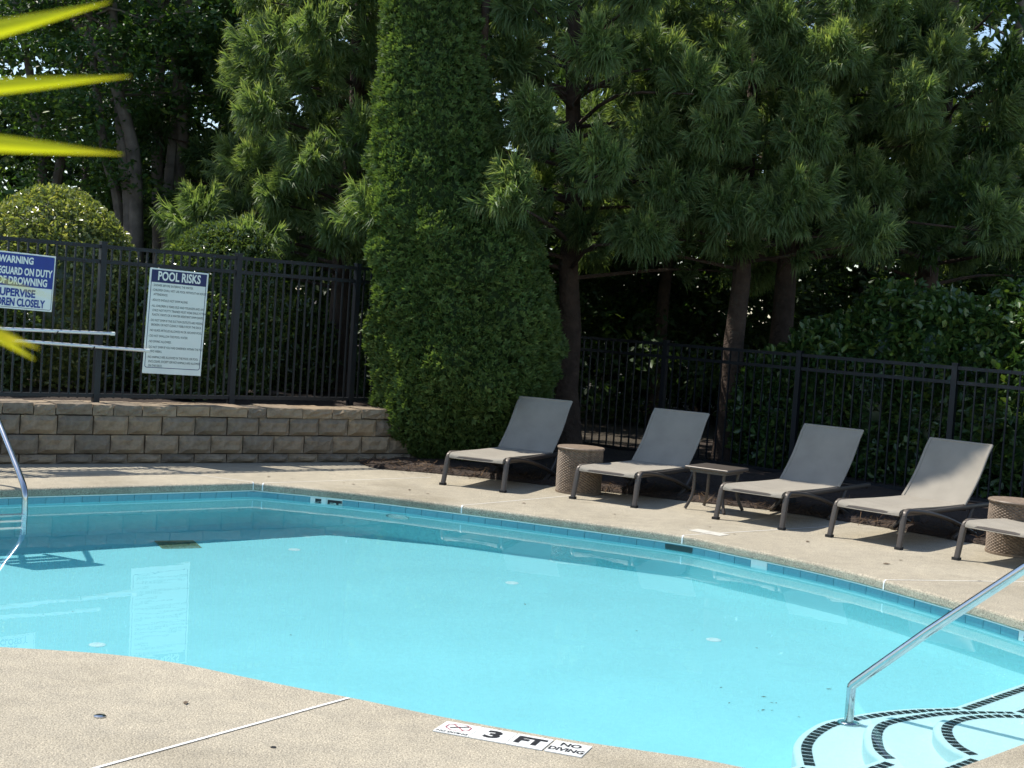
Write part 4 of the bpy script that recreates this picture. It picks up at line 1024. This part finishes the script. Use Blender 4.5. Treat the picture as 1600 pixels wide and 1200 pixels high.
def broadleaf(label, Y, stems, nblob, reg, n, seed, rad0=.085, name='broadleaf_tree', L=.085, mat='maple_leaves'):
    r = random.Random(seed); base = pd(*stems[0][0], Y); zb = .5
    t = thing(name, label, 'tree', (base.x, base.y, zb)); org = Vector((base.x, base.y, zb))
    lm_ = MB(); tips = []
    for s_i, st_ in enumerate(stems):
        P = [pd(px, py, Y + r.uniform(-.15, .15)) - org for px, py in st_]; P[0].z = -.05
        up = P[-1] + (P[-1] - P[-2]).normalized() * 3.5; P.append(up)
        P = catmull(P, 4); n_ = len(P); rr = rad0 * r.uniform(.75, 1.1)
        link('trunk', MB().tube(P, [rr * (1.25 - .85 * k / n_) for k in range(n_)], 9).mesh('trunk', 'smooth_bark', True), t)
        for k in range(7):
            p = P[r.randrange(n_ // 4, n_)]; q = p + Vector((r.uniform(-1.3, 1.3), r.uniform(-.9, .9), r.uniform(-.15, .9)))
            bez_limb(lm_, p, q, .024, .007, .25); tips.append(q)
    link('limbs', lm_.mesh('limbs', 'smooth_bark'), t)
    blobs = []
    for q in tips: blobs.append((q.x, q.y, q.z, r.uniform(.4, .8), r.uniform(.4, .7), r.uniform(.15, .32)))
    x0, x1, y0, y1 = reg
    for k in range(nblob):
        p = pd(r.uniform(x0, x1), r.uniform(y0, y1), Y + r.uniform(-1.4, 1.6)) - org
        blobs.append((p.x, p.y, p.z, r.uniform(.35, .85), r.uniform(.4, .8), r.uniform(.12, .32)))
    leaf_cloud(t, 'crown', blobs, n, mat, L, L * .62, seed)
    return t
broadleaf('broadleaf tree with leaning clustered stems left of the sign', 19.6, [[(212, 402), (186, 330), (166, 250), (152, 150), (142, 50), (136, -80)], [(216, 402), (204, 330), (194, 250), (186, 150), (178, 50), (172, -80)], [(222, 402), (212, 300), (200, 200), (160, 90), (90, 10), (20, -60)]], 60, (-150, 260, -330, 330), 3600, 5)
broadleaf('broadleaf tree with upright stems behind the second rounded shrub', 20.6, [[(262, 400), (246, 300), (246, 200), (250, 100), (252, 0), (254, -80)], [(272, 400), (276, 300), (286, 200), (290, 100), (296, 0), (300, -80)], [(268, 400), (262, 320), (270, 220), (276, 120), (262, 20), (256, -80)]], 50, (150, 400, -330, 320), 2900, 6)
broadleaf('broadleaf tree far left with dark spreading limbs', 22.0, [[(60, 420), (66, 320), (60, 200), (40, 80), (10, -60)], [(66, 420), (84, 320), (110, 180), (130, 60), (150, -60)]], 60, (-200, 200, -300, 340), 2900, 7)
broadleaf('tall broadleaf tree behind the right hedge at the frame edge', 23.5, [[(1580, 560), (1576, 420), (1584, 250), (1590, 100), (1596, -60)]], 60, (1430, 1750, 150, 560), 3600, 8, rad0=.11)
broadleaf('thin tree deep behind the right fence between the bare trunks', 24.5, [[(1012, 560), (1010, 430), (1014, 300), (1016, 100), (1018, -60)]], 60, (880, 1180, 250, 620), 3800, 9, rad0=.13)
broadleaf('thin tree deep behind the columnar evergreen', 25.0, [[(640, 560), (642, 430), (640, 300), (636, 100), (634, -60)]], 50, (480, 780, -250, 500), 1800, 10, rad0=.13)

# woods that close the view
def woods():
    r = np.random.default_rng(99); blobs = []
    for k in range(700):
        x = r.uniform(-16, 16); y = r.uniform(26, 34); z = r.uniform(.2, 12) if r.random() < .6 else r.uniform(.2, 4.5)
        blobs.append((x, y, z, r.uniform(.9, 1.7), r.uniform(.7, 1.2), r.uniform(.45, .9)))
    o = leaf_cloud(None, 'distant_woods', blobs, 14000, 'wood_leaves', .25, .16, 3, 1.2, True)
    tag(o, 'dark leafy woods closing the view behind the trees', 'woods', kind='stuff')
woods()
ru = np.random.default_rng(123)
ub = [(ru.uniform(-3.5, 9), ru.uniform(21.5, 25.5), ru.uniform(.1, 3.8), ru.uniform(.5, 1.1), ru.uniform(.4, .8), ru.uniform(.25, .55)) for _ in range(170)]
tag(leaf_cloud(None, 'understory', ub, 8500, 'wood_leaves', .115, .065, 44, 1.1, True), 'dark leafy undergrowth between the trunks behind the right fence', 'undergrowth', kind='stuff')
for k, (px, Y, rr) in enumerate([(950, 27, .16), (1100, 26, .14), (1345, 25.5, .17), (1430, 22.5, .15), (330, 25, .15), (120, 25.5, .14)]):
    p = pd(px, 560, Y); tr_ = thing('background_tree', ['bare dark trunk left of the deep gap between the cedars', 'bare dark trunk deep behind the second bare cedar', 'dark trunk deep behind the broad cedar', 'rough dark trunk rising above the tallest laurel', 'dark trunk far behind the hazy cedar', 'dark trunk far behind the leaning clustered stems'][k], 'tree', (p.x, p.y, 0))
    link('trunk', MB().tube([(0, 0, -.1), (.05, 0, 3), (.0, .1, 7), (.1, 0, 11)], [rr * 1.2, rr, rr * .8, rr * .4], 9).mesh('trunk', 'bark', True), tr_)
    q = random.Random(k); blobs = [(q.uniform(-1.6, 1.6), q.uniform(-1.2, 1.2), q.uniform(4.5, 11.5), q.uniform(.5, 1), q.uniform(.5, 1), q.uniform(.25, .5)) for _ in range(26)]
    leaf_cloud(tr_, 'crown', blobs, 700, 'wood_leaves', .14, .09, 300 + k, 1.1, True)

# ------------------------------------------------------------------ fan palm at the left, close to the camera
PY = 1.15
hub = pd(-560, 175, PY)
palm = thing('fan_palm', 'blurred yellow green palm blades reaching in at the left edge', 'palm', (hub.x - .15, hub.y - .05, 0))
org = Vector((hub.x - .15, hub.y - .05, 0)); hl = hub - org
link('stem', MB().tube(catmull([Vector((0, 0, 0)), Vector((-.05, 0, .8)), Vector((-.02, .02, 1.4)), hl], 5), [.05] * 6 + [.03] * 6 + [.012] * 4, 8).mesh('stem', 'bark', True), palm)
def blade(tip, w, v, bow=0, tipw=.25, d0=0):
    tipv = pd(*tip, PY + d0) - org; d = tipv - hl; L = d.length; d.normalize(); fw = Vector((0, 1, 0)); s_ = d.cross(fw).normalized(); n_ = s_.cross(d)
    ks = 14; vs = []; va = []
    for k in range(ks + 1):
        t = k / ks; ww = w * (min(1, t / .25) ** .6) * (1 if t < .55 else max(.03, 1 - ((t - .55) / .45) ** 1.6)); c_ = hl + d * L * t + s_ * bow * sin(pi * t)
        for u, f_ in ((-1, .35), (-.02, 0), (.02, 0), (1, .35)): vs.append(c_ + s_ * ww * u + n_ * ww * f_); va.append(v + (.15 if t > .9 else 0))
    fs = [(4 * k + i, 4 * k + i + 1, 4 * k + 5 + i, 4 * k + 4 + i) for k in range(ks) for i in range(3)]
    o = link('blade', mesh_np('blade', np.array([tuple(p) for p in vs]), [np.array(fs)], 'palm_blade', np.array(va), True), palm)
for tip, w, v, bow in [((172, 3), .0100, .4, 0), ((204, 119), .0082, .45, 0), ((192, 241), .0092, .5, 0), ((150, -120), .012, .4, 0), ((62, 545), .012, .6, -.02), ((54, 562), .014, .5, .0), ((90, 468), .0022, .3, -.01), ((-40, 690), .01, .5, 0), ((60, -260), .012, .5, 0), ((-120, -420), .012, .5, 0), ((-700, -420), .012, .5, 0), ((-1200, 200), .012, .5, 0), ((-900, 650), .012, .5, 0)]:
    blade(tip, w, v, bow)
